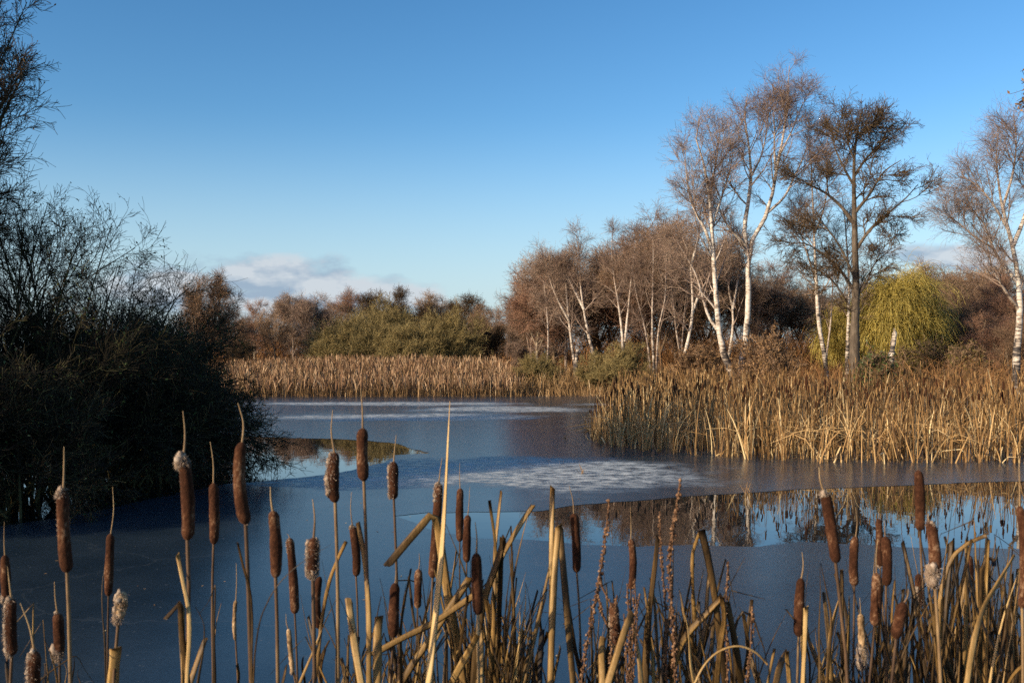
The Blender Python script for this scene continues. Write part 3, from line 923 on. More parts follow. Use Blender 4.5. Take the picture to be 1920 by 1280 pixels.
def proto_tree(h, r0, spread, nst, kind, bark, twig, name, n=(22, 8, 7, 3), rt=.008, leaves=None, trunk0=.16):
    """a tree standing at the origin"""
    st = []
    main = [np.array([0, 0, -.2]), np.array([rng.normal() * .03 * h, rng.normal() * .03 * h, h * .3]), np.array([rng.normal() * .05 * h, rng.normal() * .05 * h, h * .62]), np.array([rng.normal() * .07 * h, rng.normal() * .07 * h, h * .93])]
    st.append((main, r0, .012))
    mp_ = catmull(main, 30)
    for i in range(nst):
        t_ = rng.uniform(trunk0, .6)
        b_ = mp_[int(t_ * 29)]
        az = i / nst * 6.28 + rng.random()
        ext = h * spread * rng.uniform(.7, 1.1)
        e = np.array([math.cos(az) * ext, math.sin(az) * ext, h * rng.uniform(.62, .92) - (t_ - .1) * 0])
        st.append(([b_, b_ + (e - b_) * .45 + np.array([math.cos(az), math.sin(az), -.2]) * h * .05, e], r0 * .5 * (1 - .5 * t_), .010))
    Pt, R = stems_array(st)
    lv = [dict(n=n[0], t=(.2, 1), ang=(25, 65), L=lambda t, pl: h * (.09 + .13 * (1 - t)), wand=.12, up=.07, m=6, rk=.5, rt=.012),
          dict(n=n[1], t=(.15, 1), ang=(25, 60), L=lambda t, pl: np.maximum(pl * .5, .4), wand=.15, up=.04, m=5, rk=.6, rt=rt * 1.15),
          dict(n=n[2], t=(.1, 1), ang=(25, 65), L=lambda t, pl: np.maximum(pl * .55, .45), wand=.12, up=.04, m=4, rk=.7, rt=rt * .9),
          dict(n=n[3], t=(.1, 1), ang=(20, 65), L=lambda t, pl: np.maximum(pl * .6, .36), wand=.13, up=.03, m=3, rk=.8, rt=rt * .7)]
    return grow_tree(name, 'x', 'tree', (0, 0, 0), Pt, R, lv, bark, twig, thick=.12, ntrunk=2, leaves=leaves, sides=(8, 4, 3, 3, 3, 3))


used = set()


def place(proto, px, d, top, label, group=None, wide=1.0, dy=0.0):
    """stand a copy of a proto tree (height 7 m) at photo column px, distance d, with its top at row top"""
    x = (px - CX) / F * d
    z = float(ground_z(x, d)) - .05
    sc = (H + (HY - top) / F * d - z) / 7.0
    rz = rng.random() * 6.28
    scl = (sc * wide, sc * wide, sc)
    if proto.name not in used:
        used.add(proto.name)
        proto.location, proto.rotation_euler, proto.scale = (x, d, z), (0, 0, rz), scl
        proto['label'] = label
        if group:
            proto['group'] = group
        return proto
    return copy_thing(proto, (x, d, z), rz, scl, label, group)


BR = [proto_tree(7, .11, .24, 5, 0, 'brown_bark', 'twig_brown', 'bare_tree', n=(13, 6, 6, 2), rt=.0066) for _ in range(3)]
RU = [proto_tree(7, .09, .20, 4, 0, 'grey_bark', 'twig_rust', 'bare_tree', n=(15, 6, 6, 2), rt=.0066) for _ in range(2)]
DK = [proto_tree(7, .11, .26, 5, 0, 'olive_bark', 'twig_dark', 'bare_tree', n=(14, 7, 6, 2), rt=.0085, leaves=('cone', 5000, .07, 'cone', dict(aspect=.8))) for _ in range(2)]
PB = [proto_tree(7, .09, .18, 4, 0, 'birch', 'twig_birch', 'birch_tree', n=(18, 8, 7, 2), rt=.008) for _ in range(2)]
GY = [proto_tree(7, .12, .26, 6, 0, 'grey_bark', 'twig_brown', 'bare_tree', n=(15, 8, 6, 2), rt=.0075)]

# far shore, left to right
far = [(GY[0], 395, 60, 528, 'rounded grey bare tree rising beside the dark waterside bush'), (BR[0], 440, 74, 592, 'low brown bare tree nearest the grey rounded tree on the far shore'),
       (RU[0], 478, 80, 575, 'reddish bare tree on the far shore left of the pale limbed one'), (DK[0], 452, 66, 640, 'small dark bare tree with low limbs behind the left end of the far reeds'),
       (BR[1], 515, 76, 588, 'brown bare tree over dark scrub on the far shore'), (PB[0], 548, 80, 564, 'birch with a russet rounded top on the far shore'),
       (PB[1], 590, 77, 562, 'pale limbed far birch against the sky left of the olive bushes'), (BR[2], 622, 84, 574, 'brown tree filling the gap behind the pale limbed far birch'),
       (RU[1], 655, 88, 554, 'reddish domed tree topping the far tree line behind the olive bushes'), (DK[1], 714, 82, 552, 'dark alder with a tiered pointed top above the olive bushes'),
       (BR[0], 752, 90, 588, 'low brown tree right of the pointed far alder'), (DK[0], 790, 84, 568, 'dark spreading alder above the middle of the olive bushes'),
       (GY[0], 826, 86, 563, 'thin topped grey tree among the far alders'), (DK[1], 868, 82, 566, 'flat topped dark alder above the right olive bush'),
       (BR[1], 905, 78, 580, 'dark brown tree at the right end of the far tree line'), (BR[2], 940, 72, 588, 'last brown tree of the far tree line before the gap'),
       (DK[0], 918, 66, 612, 'shaded thin trunked tree at the right end of the far reed bed')]
for pr, px, d, top, lab in far:
    place(pr, px, d, top - 9, lab)
GF = 'dark scrub trees behind the far reed bed'
for i in range(16):
    place([BR, DK][i % 2][i % 2], 405 + i * 37 + rng.uniform(-12, 12), rng.uniform(84, 100), rng.uniform(600, 632), 'low dark bare tree in the scrub behind the far tree line', GF, 1.5)
GW = 'bare trees packed behind the birch grove'
kk = 0
for px, top, d in [(985, 560, 66), (1000, 520, 64), (1012, 492, 62), (1040, 470, 66), (1062, 450, 62), (1100, 462, 64), (1130, 442, 66), (1175, 436, 64), (1215, 412, 62), (1242, 394, 60), (1270, 400, 64),
                   (1300, 420, 62), (1330, 440, 66), (975, 600, 70), (1040, 560, 72), (1110, 520, 70), (1190, 510, 72), (1350, 470, 60), (1390, 480, 64), (1425, 500, 60), (1462, 470, 64), (1500, 500, 62), (970, 630, 62)]:
    place([BR[0], PB[0], RU[0], BR[1], PB[1], BR[2]][kk % 6], px, d, top + (26 if px > 1050 else 8), 'brown bare tree packed into the wood behind the white birches', GW, 1.1)
    kk += 1
GR = 'rusty bare trees behind the weeping willow'
for px, top, d in [(1530, 560, 66), (1570, 545, 72), (1620, 535, 78), (1660, 530, 76), (1775, 520, 74), (1800, 512, 66), (1835, 528, 60), (1870, 515, 64), (1915, 530, 56), (1950, 520, 60), (1770, 560, 58), (1812, 575, 52), (1850, 590, 48), (1890, 600, 46), (1930, 590, 44), (1740, 545, 80), (1700, 530, 84), (2000, 540, 56)]:
    place((RU + BR)[kk % 5], px, d, top, 'rusty brown bare tree in the thicket behind the weeping willow', GR, 1.35)
    kk += 1
place(GY[0], 1765, 70, 498, 'feathery grey tree top beside the cloud above the willow')
place(GY[0], 1835, 75, 500, 'second feathery grey tree top between the willow and the edge birch')
# big trees of the left bank, outside the picture, that shade the bush and the ice
GS = 'tall bare trees on the left bank shading the pond'
for x, y, s_ in [(-16, 11.8, 1.1), (-18.5, 13, 1.2), (-15.5, 13.5, 1.05), (-18, 15, 1.2), (-20, 17.5, 1.25), (-15, 10.8, .9), (-13.5, 8.9, .6), (-12, 9.6, .52), (-15, 7.8, .62), (-14.2, 7.0, .54), (-16.5, 6.4, .62), (-12.4, 8.3, .56), (-11.0, 8.9, .44), (-13.2, 7.6, .58)]:
    copy_thing(BR[kk % 3], (x, y, .3), rng.random() * 6.28, (s_ * 1.2, s_ * 1.2, s_), 'tall bare tree on the left bank beyond the dark bush', GS)
    kk += 1


# ------------------------------------------------------------------ bushes
def shrub(name, label, base, nst, centre, rad, bark, twig, lv, r0=.03, min_el=-.1, spread=.5, leaves=None, group=None, dirs=None, sag=.18, cat='bush', thick=.03, parts=('stem', 'crown'), ntrunk=1, sides=(6, 4, 3, 3, 3)):
    base, centre, rad = map(lambda v: np.asarray(v, float), (base, centre, rad))
    st = []
    while len(st) < nst:
        v = nrm(rng.normal(size=3))
        if v[2] < min_el:
            continue
        if dirs is not None and v @ nrm(np.array(dirs[:3], float)) < dirs[3]:
            continue
        b_ = base + np.array([rng.normal() * spread, rng.normal() * spread, -.1])
        e = centre + v * rad * rng.uniform(.72, 1.0)
        c_ = b_ * .55 + e * .45 + np.array([0, 0, sag * np.linalg.norm(e - b_)])
        st.append(([b_, c_, e], r0 * rng.uniform(.6, 1.2), .006))
    Pt, R = stems_array(st, 10)
    return grow_tree(name, label, cat, base, Pt, R, lv, bark, twig, group=group, thick=thick, ntrunk=ntrunk, leaves=leaves, parts=parts, sides=sides)


def bush_lv(s, n=(9, 7, 4), rt=.004, up=.06, wand=.14):
    return [dict(n=n[0], t=(.2, 1), ang=(18, 50), L=lambda t, pl: s * (.5 + .5 * (1 - t)), wand=wand, up=up, m=5, rk=.6, rt=rt * 1.3),
            dict(n=n[1], t=(.15, 1), ang=(20, 55), L=lambda t, pl: np.maximum(pl * .5, .22), wand=wand * 1.3, up=up * .6, m=4, rk=.65, rt=rt),
            dict(n=n[2], t=(.1, 1), ang=(20, 60), L=lambda t, pl: np.maximum(pl * .5, .14), wand=wand * 1.5, up=.02, m=3, rk=.8, rt=rt * .85)]


# the dark willows hanging over the left water
shrub('bare_tree', 'tall dark bare tree filling the top left corner above the bush', (-8.6, 14.0, .1), 95, (-9.0, 14.0, 6.3), (2.3, 1.9, 5.3), 'olive_bark', 'twig_dark', bush_lv(.95, (15, 10, 6), .0038), r0=.055, spread=.3, min_el=-.3, cat='tree',
      leaves=('twig_dark', 9000, .04, 'leaf', dict(aspect=.5)), parts=('trunk', 'crown'), thick=.08)
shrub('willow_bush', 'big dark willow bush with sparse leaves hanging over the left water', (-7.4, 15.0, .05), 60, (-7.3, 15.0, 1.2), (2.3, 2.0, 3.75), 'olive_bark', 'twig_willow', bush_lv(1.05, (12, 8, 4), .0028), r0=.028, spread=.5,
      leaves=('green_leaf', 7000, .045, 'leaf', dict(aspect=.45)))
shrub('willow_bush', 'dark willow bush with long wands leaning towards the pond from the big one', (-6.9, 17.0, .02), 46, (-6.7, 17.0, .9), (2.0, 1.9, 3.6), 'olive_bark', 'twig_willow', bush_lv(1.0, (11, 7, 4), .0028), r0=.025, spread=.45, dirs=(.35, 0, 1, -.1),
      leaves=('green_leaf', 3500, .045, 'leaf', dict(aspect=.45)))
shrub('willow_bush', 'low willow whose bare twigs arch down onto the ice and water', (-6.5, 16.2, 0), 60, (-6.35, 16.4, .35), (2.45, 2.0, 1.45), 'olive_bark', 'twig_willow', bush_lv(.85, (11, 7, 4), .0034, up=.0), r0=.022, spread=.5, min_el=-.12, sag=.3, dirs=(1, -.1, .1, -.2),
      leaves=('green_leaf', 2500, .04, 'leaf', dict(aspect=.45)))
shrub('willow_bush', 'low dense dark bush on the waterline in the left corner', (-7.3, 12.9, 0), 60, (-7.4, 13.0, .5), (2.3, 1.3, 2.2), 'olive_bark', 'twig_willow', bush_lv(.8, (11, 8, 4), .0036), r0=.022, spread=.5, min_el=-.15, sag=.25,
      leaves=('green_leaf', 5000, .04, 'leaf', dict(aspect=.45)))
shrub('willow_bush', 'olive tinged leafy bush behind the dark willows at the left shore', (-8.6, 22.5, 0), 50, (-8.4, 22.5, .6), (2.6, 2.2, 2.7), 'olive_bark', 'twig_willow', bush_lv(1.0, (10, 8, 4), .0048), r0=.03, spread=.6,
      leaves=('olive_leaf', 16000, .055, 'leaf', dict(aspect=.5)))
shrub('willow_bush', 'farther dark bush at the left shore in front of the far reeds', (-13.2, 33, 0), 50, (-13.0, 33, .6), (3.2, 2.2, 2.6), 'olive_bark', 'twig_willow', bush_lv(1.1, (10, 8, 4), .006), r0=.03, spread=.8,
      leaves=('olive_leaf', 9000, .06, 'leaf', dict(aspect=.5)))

# the olive bushes over the far reeds
olv = lambda s: bush_lv(s, (11, 9, 5), .0066, up=.2, wand=.07)
for lab, px, d, top, hw in [('largest rounded olive bush at the left of the far bush row', 690, 64, 592, 108), ('olive bush with a pale pointed crest between its two larger neighbours', 722, 66, 580, 60),
                            ('rounded olive bush at the right of the far bush row', 828, 64, 596, 82), ('low olive bush in the dip of the far bush row', 765, 62, 620, 62), ('small olive bush tapering off at the left of the bush row', 622, 62, 635, 42)]:
    x, w_ = (px - CX) / F * d, hw * 1.12 / F * d
    zt = H + (HY - top + 15) / F * d
    shrub('olive_bush', lab, (x, d, .5), 90, (x, d, .9), (w_, w_ * .7, zt - 1.0), 'olive_bark', 'twig_olive', olv(zt * .28), r0=.03, spread=w_ * .35, min_el=0)
# bushes below the grove
for lab, px, d, top, hw in [('olive bush under the leaning birches at the pond end of the grove', 1010, 52, 662, 50), ('greenish bush between the slanting birch and the twin stemmed one', 1165, 49, 640, 58), ('small greenish bush below the clump birch', 1120, 50, 668, 42)]:
    x, w_ = (px - CX) / F * d, hw / F * d
    zt = H + (HY - top) / F * d
    shrub('olive_bush', lab, (x, d, .4), 28, (x, d, .5), (w_, w_ * .8, zt - .5), 'olive_bark', 'twig_olive', bush_lv(zt * .3, (9, 8, 4), .006, up=.14, wand=.1), r0=.02, spread=w_ * .35, min_el=0)
# copper leaved bushes
for lab, px, d, top, hw, mt, n_ in [('copper leaved bush between the tall birches and the slim birch', 1440, 45, 612, 62, 'copper', 9000), ('paler russet bush behind the leaning birch trunk', 1325, 48, 640, 70, 'copper', 8000),
                                    ('dark green bramble bush at the foot of the alder', 1640, 40, 658, 36, 'green_leaf', 6000), ('green leafy bush under the weeping willow beside the pale stump', 1728, 46, 622, 62, 'olive_leaf', 9000),
                                    ('dark ivy clad bush below the rusty thicket', 1815, 44, 645, 40, 'olive_leaf', 4000)]:
    x, w_ = (px - CX) / F * d, hw / F * d
    zt = H + (HY - top) / F * d
    shrub({'copper': 'copper_bush'}.get(mt, 'leafy_bush'), lab, (x, d, .3), 40, (x, d, .7), (w_, w_ * .8, zt - .7), 'brown_bark', 'twig_brown', bush_lv(zt * .28, (8, 6, 3), .006, up=.08), r0=.02, spread=w_ * .35, min_el=-.1,
          leaves=(mt, n_, .085, 'foliage', dict(aspect=.7)))


# weeping willow
def weeping(label, px, d, top, hw, zb):
    x, w_ = (px - CX) / F * d, hw / F * d
    z0 = float(ground_z(x, d))
    zt = H + (HY - top) / F * d
    st = [([np.array([x, d, z0 - .1]), np.array([x + .1, d, z0 + zt * .2]), np.array([x, d, zt * .5])], .28, .15)]
    while len(st) < 34:
        v = nrm(rng.normal(size=3))
        if v[2] < .05:
            continue
        e = np.array([x, d, zt * .42]) + v * np.array([w_, w_ * .8, zt * .56]) * rng.uniform(.6, .97)
        b_ = np.array([x, d, zt * rng.uniform(.2, .45)])
        st.append(([b_, (b_ + e) / 2 + np.array([0, 0, zt * .1]), e], .07, .015))
    Pt, R = stems_array(st)
    base = np.array([x, d, z0])
    root = thing('weeping_willow', label, 'tree', base)
    a = Acc()
    tubes(a, Pt, R, 6, tint=np.full(len(Pt), .6))
    p, r = grow(Pt[1:], R[1:], 10, (.35, 1), (25, 70), lambda t, pl: zt * .11, wand=.15, up=.1, m=5, rk=.6, rt=.012)
    tubes(a, p, r, 4, tint=np.full(len(p), .6))
    a.build('trunk', M['olive_bark'], root, base)
    c = Acc()
    s_, q = grow(p, r, 19, (.2, 1), (40, 100), lambda t, pl: zt * .24, wand=.10, up=0, m=7, rk=.5, rt=.007, grav=.95)
    s_[..., 2] = np.maximum(s_[..., 2], zb - .6 + rng.random((len(s_), 1)) * 1.6)
    tubes(c, s_, q, 3)
    l = c.build('crown', M['willow'], root, base)
    c = Acc()
    ii_, jj_ = rng.integers(0, len(s_), 22000), rng.integers(1, 7, 22000)
    leaf_quads(c, s_[ii_, jj_] + rng.normal(size=(22000, 3)) * .02, .085 * (.6 + rng.random(22000)), droop=2.5, aspect=.22)
    c.build('leaf', M['willow'], l, base)


weeping('large yellow green weeping willow behind the alder', 1692, 50, 484, 66, 1.5)
weeping('lower weeping willow showing yellow between the slim birch and the alder trunk', 1585, 54, 560, 46, 1.3)


# pale broken snags
def snag(label, pts, d, r0):
    p = [P(x, y, d) for x, y in pts]
    b_ = p[0].copy()
    b_[2] = float(ground_z(b_[0], b_[1])) - .1
    Pt = catmull([b_] + p, 16)[None]
    R = np.linspace(r0 * 1.5, r0, 16)[None] * (1 + .12 * rng.normal(size=(1, 16)))
    a = Acc()
    tubes(a, Pt, R, 10, tint=np.ones(1))
    e = Pt[0, -1]
    k_ = 7
    az = np.arange(k_) / k_ * 6.28
    sp_ = np.stack([np.stack([e + np.array([math.cos(t_), math.sin(t_), 0]) * R[0, -1] * .7, e + np.array([math.cos(t_) * R[0, -1] * .5, math.sin(t_) * R[0, -1] * .5, rng.uniform(.05, .3)])]) for t_ in az])
    tubes(a, sp_, np.array([r0 * .45, .006]), 5, tint=np.ones(1))
    o = a.build('broken_snag', M['birch'], None, Pt[0, 0])
    tag(o, label, 'dead trunk')


snag('pale broken birch stump standing in front of the weeping willow', [(1671, 672), (1674, 650), (1678, 626)], 43, .10)
snag('short pale snag beside the leaning birch at the grove end', [(1081, 686), (1081, 670), (1083, 657)], 53, .09)

# an oak outside the right edge whose last leafy sprays reach into the sky
d = 15.0
st = [px_stem([(2230, 700), (2220, 500), (2200, 350), (2180, 220), (2170, 120)], d, .2, .03), px_stem([(2195, 330), (2100, 270), (2010, 215), (1960, 205)], d, .06, .012, False), px_stem([(2180, 220), (2090, 190), (2000, 175), (1955, 180)], d, .05, .01, False)]
Pt, R = stems_array(st)
grow_tree('oak_tree', 'oak with a few red brown leaves reaching in at the right edge of the sky', 'tree', Pt[0, 0].copy(), Pt, R,
          [dict(n=10, t=(.55, 1), ang=(20, 60), L=lambda t, pl: .55, wand=.2, up=.03, m=5, rk=.6, rt=.006), dict(n=6, t=(.3, 1), ang=(20, 60), L=lambda t, pl: .22, wand=.2, up=0, m=4, rk=.6, rt=.004)], 'alder', 'twig_dark', ntrunk=1,
          leaves=('copper', 900, .06, 'foliage', dict(aspect=.6)))


# ------------------------------------------------------------------ cattails at the near edge
def blade(pts3, w, tint, tip='p', smooth=True, twist=None, m=14):
    """a dry leaf: lens shaped section, tapering to its first point; returns an Acc"""
    if smooth:
        c = catmull(pts3, 160)
        vis = c[:, 2] > H + (HY - 1300) / F * c[:, 1]
        k1 = int(np.max(np.nonzero(vis)[0])) if vis.any() else 159
        c = c[np.unique(np.concatenate([np.linspace(0, k1, 22), np.linspace(k1, 159, 5)]).round().astype(int))]
    else:
        c = linear(pts3, 30)
    m = len(c)
    T = nrm(np.gradient(c, axis=0))
    view = nrm(c - np.array([0, 0, H]))
    S = nrm(np.cross(T, view))
    U = np.cross(S, T)
    tw = rng.uniform(-.5, .5) + np.linspace(rng.uniform(-1.1, 1.1), 0, m) * (1.0 if smooth else .3)
    wob = np.sin(np.linspace(0, rng.uniform(3, 7), m) + rng.random() * 6) * rng.uniform(.0, .004)
    c = c + S * (wob * np.linspace(1, 0, m) * (1.0 if smooth else 0.0))[:, None]
    S2 = S * np.cos(tw)[:, None] + U * np.sin(tw)[:, None]
    U2 = np.cross(S2, T)
    seg = np.concatenate([[0], np.cumsum(np.linalg.norm(np.diff(c, axis=0), axis=1))])
    L_ = seg[-1]
    if tip == 'p':
        prof = np.clip(seg / (min(.45 * L_, .35)), .06, 1) ** .7
    elif tip == 'b':
        prof = np.ones(m)
    else:
        prof = np.ones(m)
    wd = w * .5 * prof * (1 + .06 * np.sin(np.arange(m) * rng.uniform(.3, .8) + rng.random() * 6))
    a = np.arange(6) / 6 * 2 * np.pi
    V = c[:, None] + S2[:, None] * (wd[:, None] * np.cos(a))[..., None] + U2[:, None] * (np.minimum(wd, w * .5)[:, None] * .07 * np.sin(a) + wd[:, None] * .34 * np.abs(np.cos(a)))[..., None]
    if tip == 'b':      # torn off square or at a slant
        V[0] += (T[0] * w * rng.uniform(-.9, .9)) * np.cos(a)[:, None] * .5 + T[0] * w * .12 * rng.normal(size=(6, 1))
    acc = Acc()
    idx = np.arange(m * 6).reshape(m, 6)
    nx = np.roll(idx, -1, axis=1)
    st_ = np.clip(tint + .11 * rng.normal(size=6)[None] + .06 * np.cumsum(rng.normal(size=m))[:, None] / 3 - np.where(np.arange(m) < 2, .18, 0)[:, None], .02, 1)
    acc.add(V, np.concatenate([np.stack([idx[:-1], nx[:-1], nx[1:], idx[1:]], -1).reshape(-1, 4), [[0, 1, 2, 3], [0, 3, 4, 5]]]), tint=st_.ravel())
    return acc


def tail(px_pts, d, foot, dd=0.0):
    """photo polyline at distance d, carried on down to the plant's foot"""
    p = [P(x, y, d + dd * (1 - i / max(len(px_pts) - 1, 1))) for i, (x, y) in enumerate(px_pts)]
    if px_pts[-1][1] >= 1230 and foot is not None:
        e = p[-1]
        mid = e * .5 + np.asarray(foot) * .5
        s_ = e - p[-2]
        mid = mid + np.array([s_[0], 0, 0]) * .25
        p += [mid, np.asarray(foot, float)]
    return p


def capsule(acc, b_, t_, w, taper=.9, n=26, sides=18, rough=.035):
    b_, t_ = np.asarray(b_, float), np.asarray(t_, float)
    u = np.linspace(0, 1, n)
    u = .5 - .5 * np.cos(u * np.pi)
    L_ = np.linalg.norm(t_ - b_)
    q = w * .5 / L_
    ed = np.minimum(u, 1 - u) / (q * 1.25)
    prof = np.sqrt(np.clip(1 - (1 - np.clip(ed, 0, 1)) ** 2, 0, 1)) * .5 * w
    prof = np.maximum(prof, w * .06) * (1 + (taper - 1) * np.abs(u - .45) * 1.6) * (.96 + rng.uniform(-.1, .06) * (u - .3) + .035 * np.sin(u * rng.uniform(4, 9) + rng.random() * 6))
    bow = np.array([rng.normal() * .02 * L_, rng.normal() * .02 * L_, 0])
    c = b_ + (t_ - b_) * u[:, None] + bow * (4 * u * (1 - u))[:, None]
    ax = nrm(t_ - b_)
    A = -nrm(np.cross(ax, [0, 1, .2]))
    B = np.cross(ax, A)
    a = np.arange(sides) / sides * 2 * np.pi
    lump = 1 + rough * (rng.normal(size=(n, sides)) * .6 + 1.2 * np.sin(u[:, None] * 11 + a * 2 + rng.random() * 6) * .6)
    r = prof[:, None] * lump
    V = c[:, None] + r[..., None] * (A * np.cos(a)[:, None] + B * np.sin(a)[:, None])
    idx = np.arange(n * sides).reshape(n, sides)
    nx = np.roll(idx, -1, 1)
    base_t = np.clip(.42 + rng.uniform(-.28, .2) + .2 * rng.normal(size=(n, sides)) + .25 * np.sin(u * 7 + rng.random() * 6)[:, None], 0, 1)
    acc.add(V, np.stack([idx[:-1], nx[:-1], nx[1:], idx[1:]], -1).reshape(-1, 4), tint=base_t.ravel())
    return c, prof, A, B


def lump(acc, c, r, tint):
    n, s = 7, 9
    th = np.linspace(.05, np.pi - .05, n)
    ph = np.arange(s) / s * 6.283
    rr = (1 + .2 * rng.normal(size=(n, s)))
    V = np.stack([np.sin(th)[:, None] * np.cos(ph), np.sin(th)[:, None] * np.sin(ph), np.cos(th)[:, None] * np.ones(s)], -1) * rr[..., None] * np.asarray(r) + c
    idx = np.arange(n * s).reshape(n, s)
    nx = np.roll(idx, -1, 1)
    acc.add(V, np.stack([idx[:-1], nx[:-1], nx[1:], idx[1:]], -1).reshape(-1, 4), tint=np.clip(tint + .18 * rng.normal(size=n * s), 0, 1))


def fluff(acc, c, prof, A, B, u0, u1, th, spread, amount, size, nl):
    """burst seed down: soft lumps and fine hairs on one side of the head (th in degrees, 180 = picture left, 270 = towards the camera)"""
    n = len(c)
    for _ in range(nl):
        i = int(np.clip(rng.uniform(u0, u1) * (n - 1), 0, n - 1))
        a = math.radians(th + rng.normal() * spread * .5)
        d_ = A * math.cos(a) + B * math.sin(a)
        r_ = size * rng.uniform(.24, .44)
        lump(acc, c[i] + d_ * (prof[i] * .75 + r_ * .3), (r_, r_, r_ * 1.25), rng.uniform(.35, .75))
    i = np.clip((rng.uniform(u0, u1, amount) * (n - 1)).astype(int), 0, n - 1)
    a = np.radians(th + rng.normal(size=amount) * spread)
    d_ = A * np.cos(a)[:, None] + B * np.sin(a)[:, None]
    st = c[i] + d_ * (prof[i] * .8)[:, None]
    g = nrm(d_ + .6 * rng.normal(size=(amount, 3)) + np.array([0, 0, -.45]))
    ln = size * rng.uniform(.2, .75, amount)[:, None]
    p1 = st + g * ln * .5
    p2 = p1 + nrm(g + .4 * rng.normal(size=(amount, 3)) + np.array([0, 0, -.6])) * ln * .5
    ribbons(acc, np.stack([st, p1, p2], 1), np.array([.0009, .0007, .0003]), tint=np.clip(rng.normal(.6, .2, amount), 0, 1))


# camera-facing frame used by capsule(): A is picture right, B points away or towards the camera
def cattail(label, top, bot, w, tip, stem, dst=None, fl=(), leaves=(), st_tint=.42, kind='head', foot=None, dz=0.0):
    d = dst or float(np.clip(43.0 / w, 1.62, 3.1))
    wm = w * .94 / F * d
    t_, b_ = P(*top, d + dz), P(*bot, d)
    lx, ly = stem[-1]
    if foot is None:
        px_, py_ = stem[-2] if len(stem) > 1 else bot
        sl_ = np.clip((lx - px_) / max(ly - py_, 30), -.12, .12)
        foot = P(lx + sl_ * 420, 1280, d + rng.uniform(0, .15))
        foot[2] = max(float(ground_z(foot[0], foot[1])), -.12) - .04
    root = thing('cattail', label, 'cattail', foot, 'cattails at the near edge of the pond')
    c_ = catmull([t_ * .15 + b_ * .85, b_] + tail(stem, d, foot), 22)
    a = Acc()
    c_ = c_ + np.stack([.003 * np.sin(np.linspace(0, rng.uniform(4, 9), 22) + rng.random() * 6) * np.clip(np.arange(22) / 8 - .5, 0, 1), np.zeros(22), np.zeros(22)], 1)
    lw = np.linspace(.0026, .0055, 22) * np.clip(w / 22, .75, 1.2)
    tubes(a, c_[None], lw[None], 8, tint=np.linspace(st_tint - .12, st_tint + .12, 22)[None])
    # a leaf sheath node
    j = 9 + int(rng.integers(0, 5))
    tubes(a, c_[None, j:j + 3], np.array([[lw[j] * 1.35, lw[j] * 1.5, lw[j] * 1.25]]), 8, tint=np.full((1, 3), st_tint - .18))
    a.build('stem', M['stem'], root, foot)
    a = Acc()
    cc, prof, A, B = capsule(a, b_, t_, wm, rough=.035 if kind == 'head' else .13)
    ho = a.build('seed_head', M['head' if kind == 'head' else 'spent'], root, foot)
    if fl:
        a = Acc()
        for f in fl:
            fluff(a, cc, prof, A, B, *f[:4], int(f[4] * 2.6), wm * f[5] * 1.1, int(f[6] * 1.5))
        a.build('fluff', M['fluff'], ho, foot)
    if tip:
        a = Acc()
        e = P(*tip, d + dz)
        mid = (t_ + e) / 2 + np.array([rng.normal() * .0025, 0, 0])
        k_ = catmull([t_ + (b_ - t_) * .06, mid, e], 8)
        tubes(a, k_[None], np.linspace(.0021, .0006, 8)[None] * np.clip(w / 22, .7, 1.1), 6, tint=np.linspace(.5, .7, 8)[None])
        a.build('spike', M['stem'], root, foot)
    for lf in leaves:
        pts, lw_, tn = lf[:3]
        tp = lf[3] if len(lf) > 3 else 'p'
        sm = lf[4] if len(lf) > 4 else True
        blade(tail(pts, d + rng.uniform(-.05, .05), foot, rng.uniform(-.08, .08)), lw_ / F * d * .93, tn * .9, tp, sm).build('leaf', M['leaf'], root, foot, smooth=False)
    return root


LT, RT, FR = 180, 0, 270          # burst on the picture's left, right, or facing the camera (B is set below)
C = cattail
C('cattail with white fluff at its crown and straight pale stem, third from the left edge', (118, 918), (126, 1073), 26, (120, 837), [(129, 1150), (132, 1280)], fl=[(.84, 1, LT, 45, 420, .55, 6), (.5, .85, 190, 30, 160, .25, 0)], leaves=[([(86, 1197), (97, 1240), (108, 1280)], 9, .45)], st_tint=.6)
C('tall cattail crowned by a white fluff tuft above a sheaf of broken leaves', (343, 855), (352, 1012), 28, (343, 770), [(354, 1100), (350, 1280)], fl=[(.82, 1, LT, 55, 700, .7, 9), (.2, .8, 185, 35, 150, .2, 0)],
  leaves=[([(333, 1038), (343, 1090), (353, 1140), (350, 1280)], 8, .95, 'b'), ([(309, 1160), (338, 1128), (343, 1140), (344, 1280)], 9, .6, 'b', False), ([(338, 1130), (343, 1190), (352, 1280)], 12, .3, 'b'),
          ([(333, 1172), (340, 1220), (347, 1280)], 9, .15, 'b'), ([(365, 1138), (378, 1165), (380, 1210), (372, 1280)], 11, .25, 'p'), ([(383, 1196), (368, 1240), (355, 1280)], 14, .3, 'b')])
C('smooth brown cattail on a thin stem with a split withered sheath', (400, 905), (401, 1020), 21, (394, 828), [(398, 1095), (400, 1280)], leaves=[([(372, 1150), (390, 1125), (402, 1095), (401, 1180), (401, 1280)], 9, .2, 'p'), ([(415, 1130), (406, 1170), (403, 1280)], 8, .5, 'p')])
C('long dark cattail leaning slightly with a short dark stub of leaf on its stem', (453, 828), (461, 983), 27, (446, 755), [(465, 1090), (471, 1280)], fl=[(0, .12, RT, 30, 60, .2, 0)], st_tint=.28, leaves=[([(445, 1017), (455, 1060), (466, 1100), (470, 1280)], 7, .1, 'b'),
  ([(622, 1023), (570, 1052), (520, 1096), (490, 1150), (478, 1210), (474, 1280)], 5, .1, 'p')])
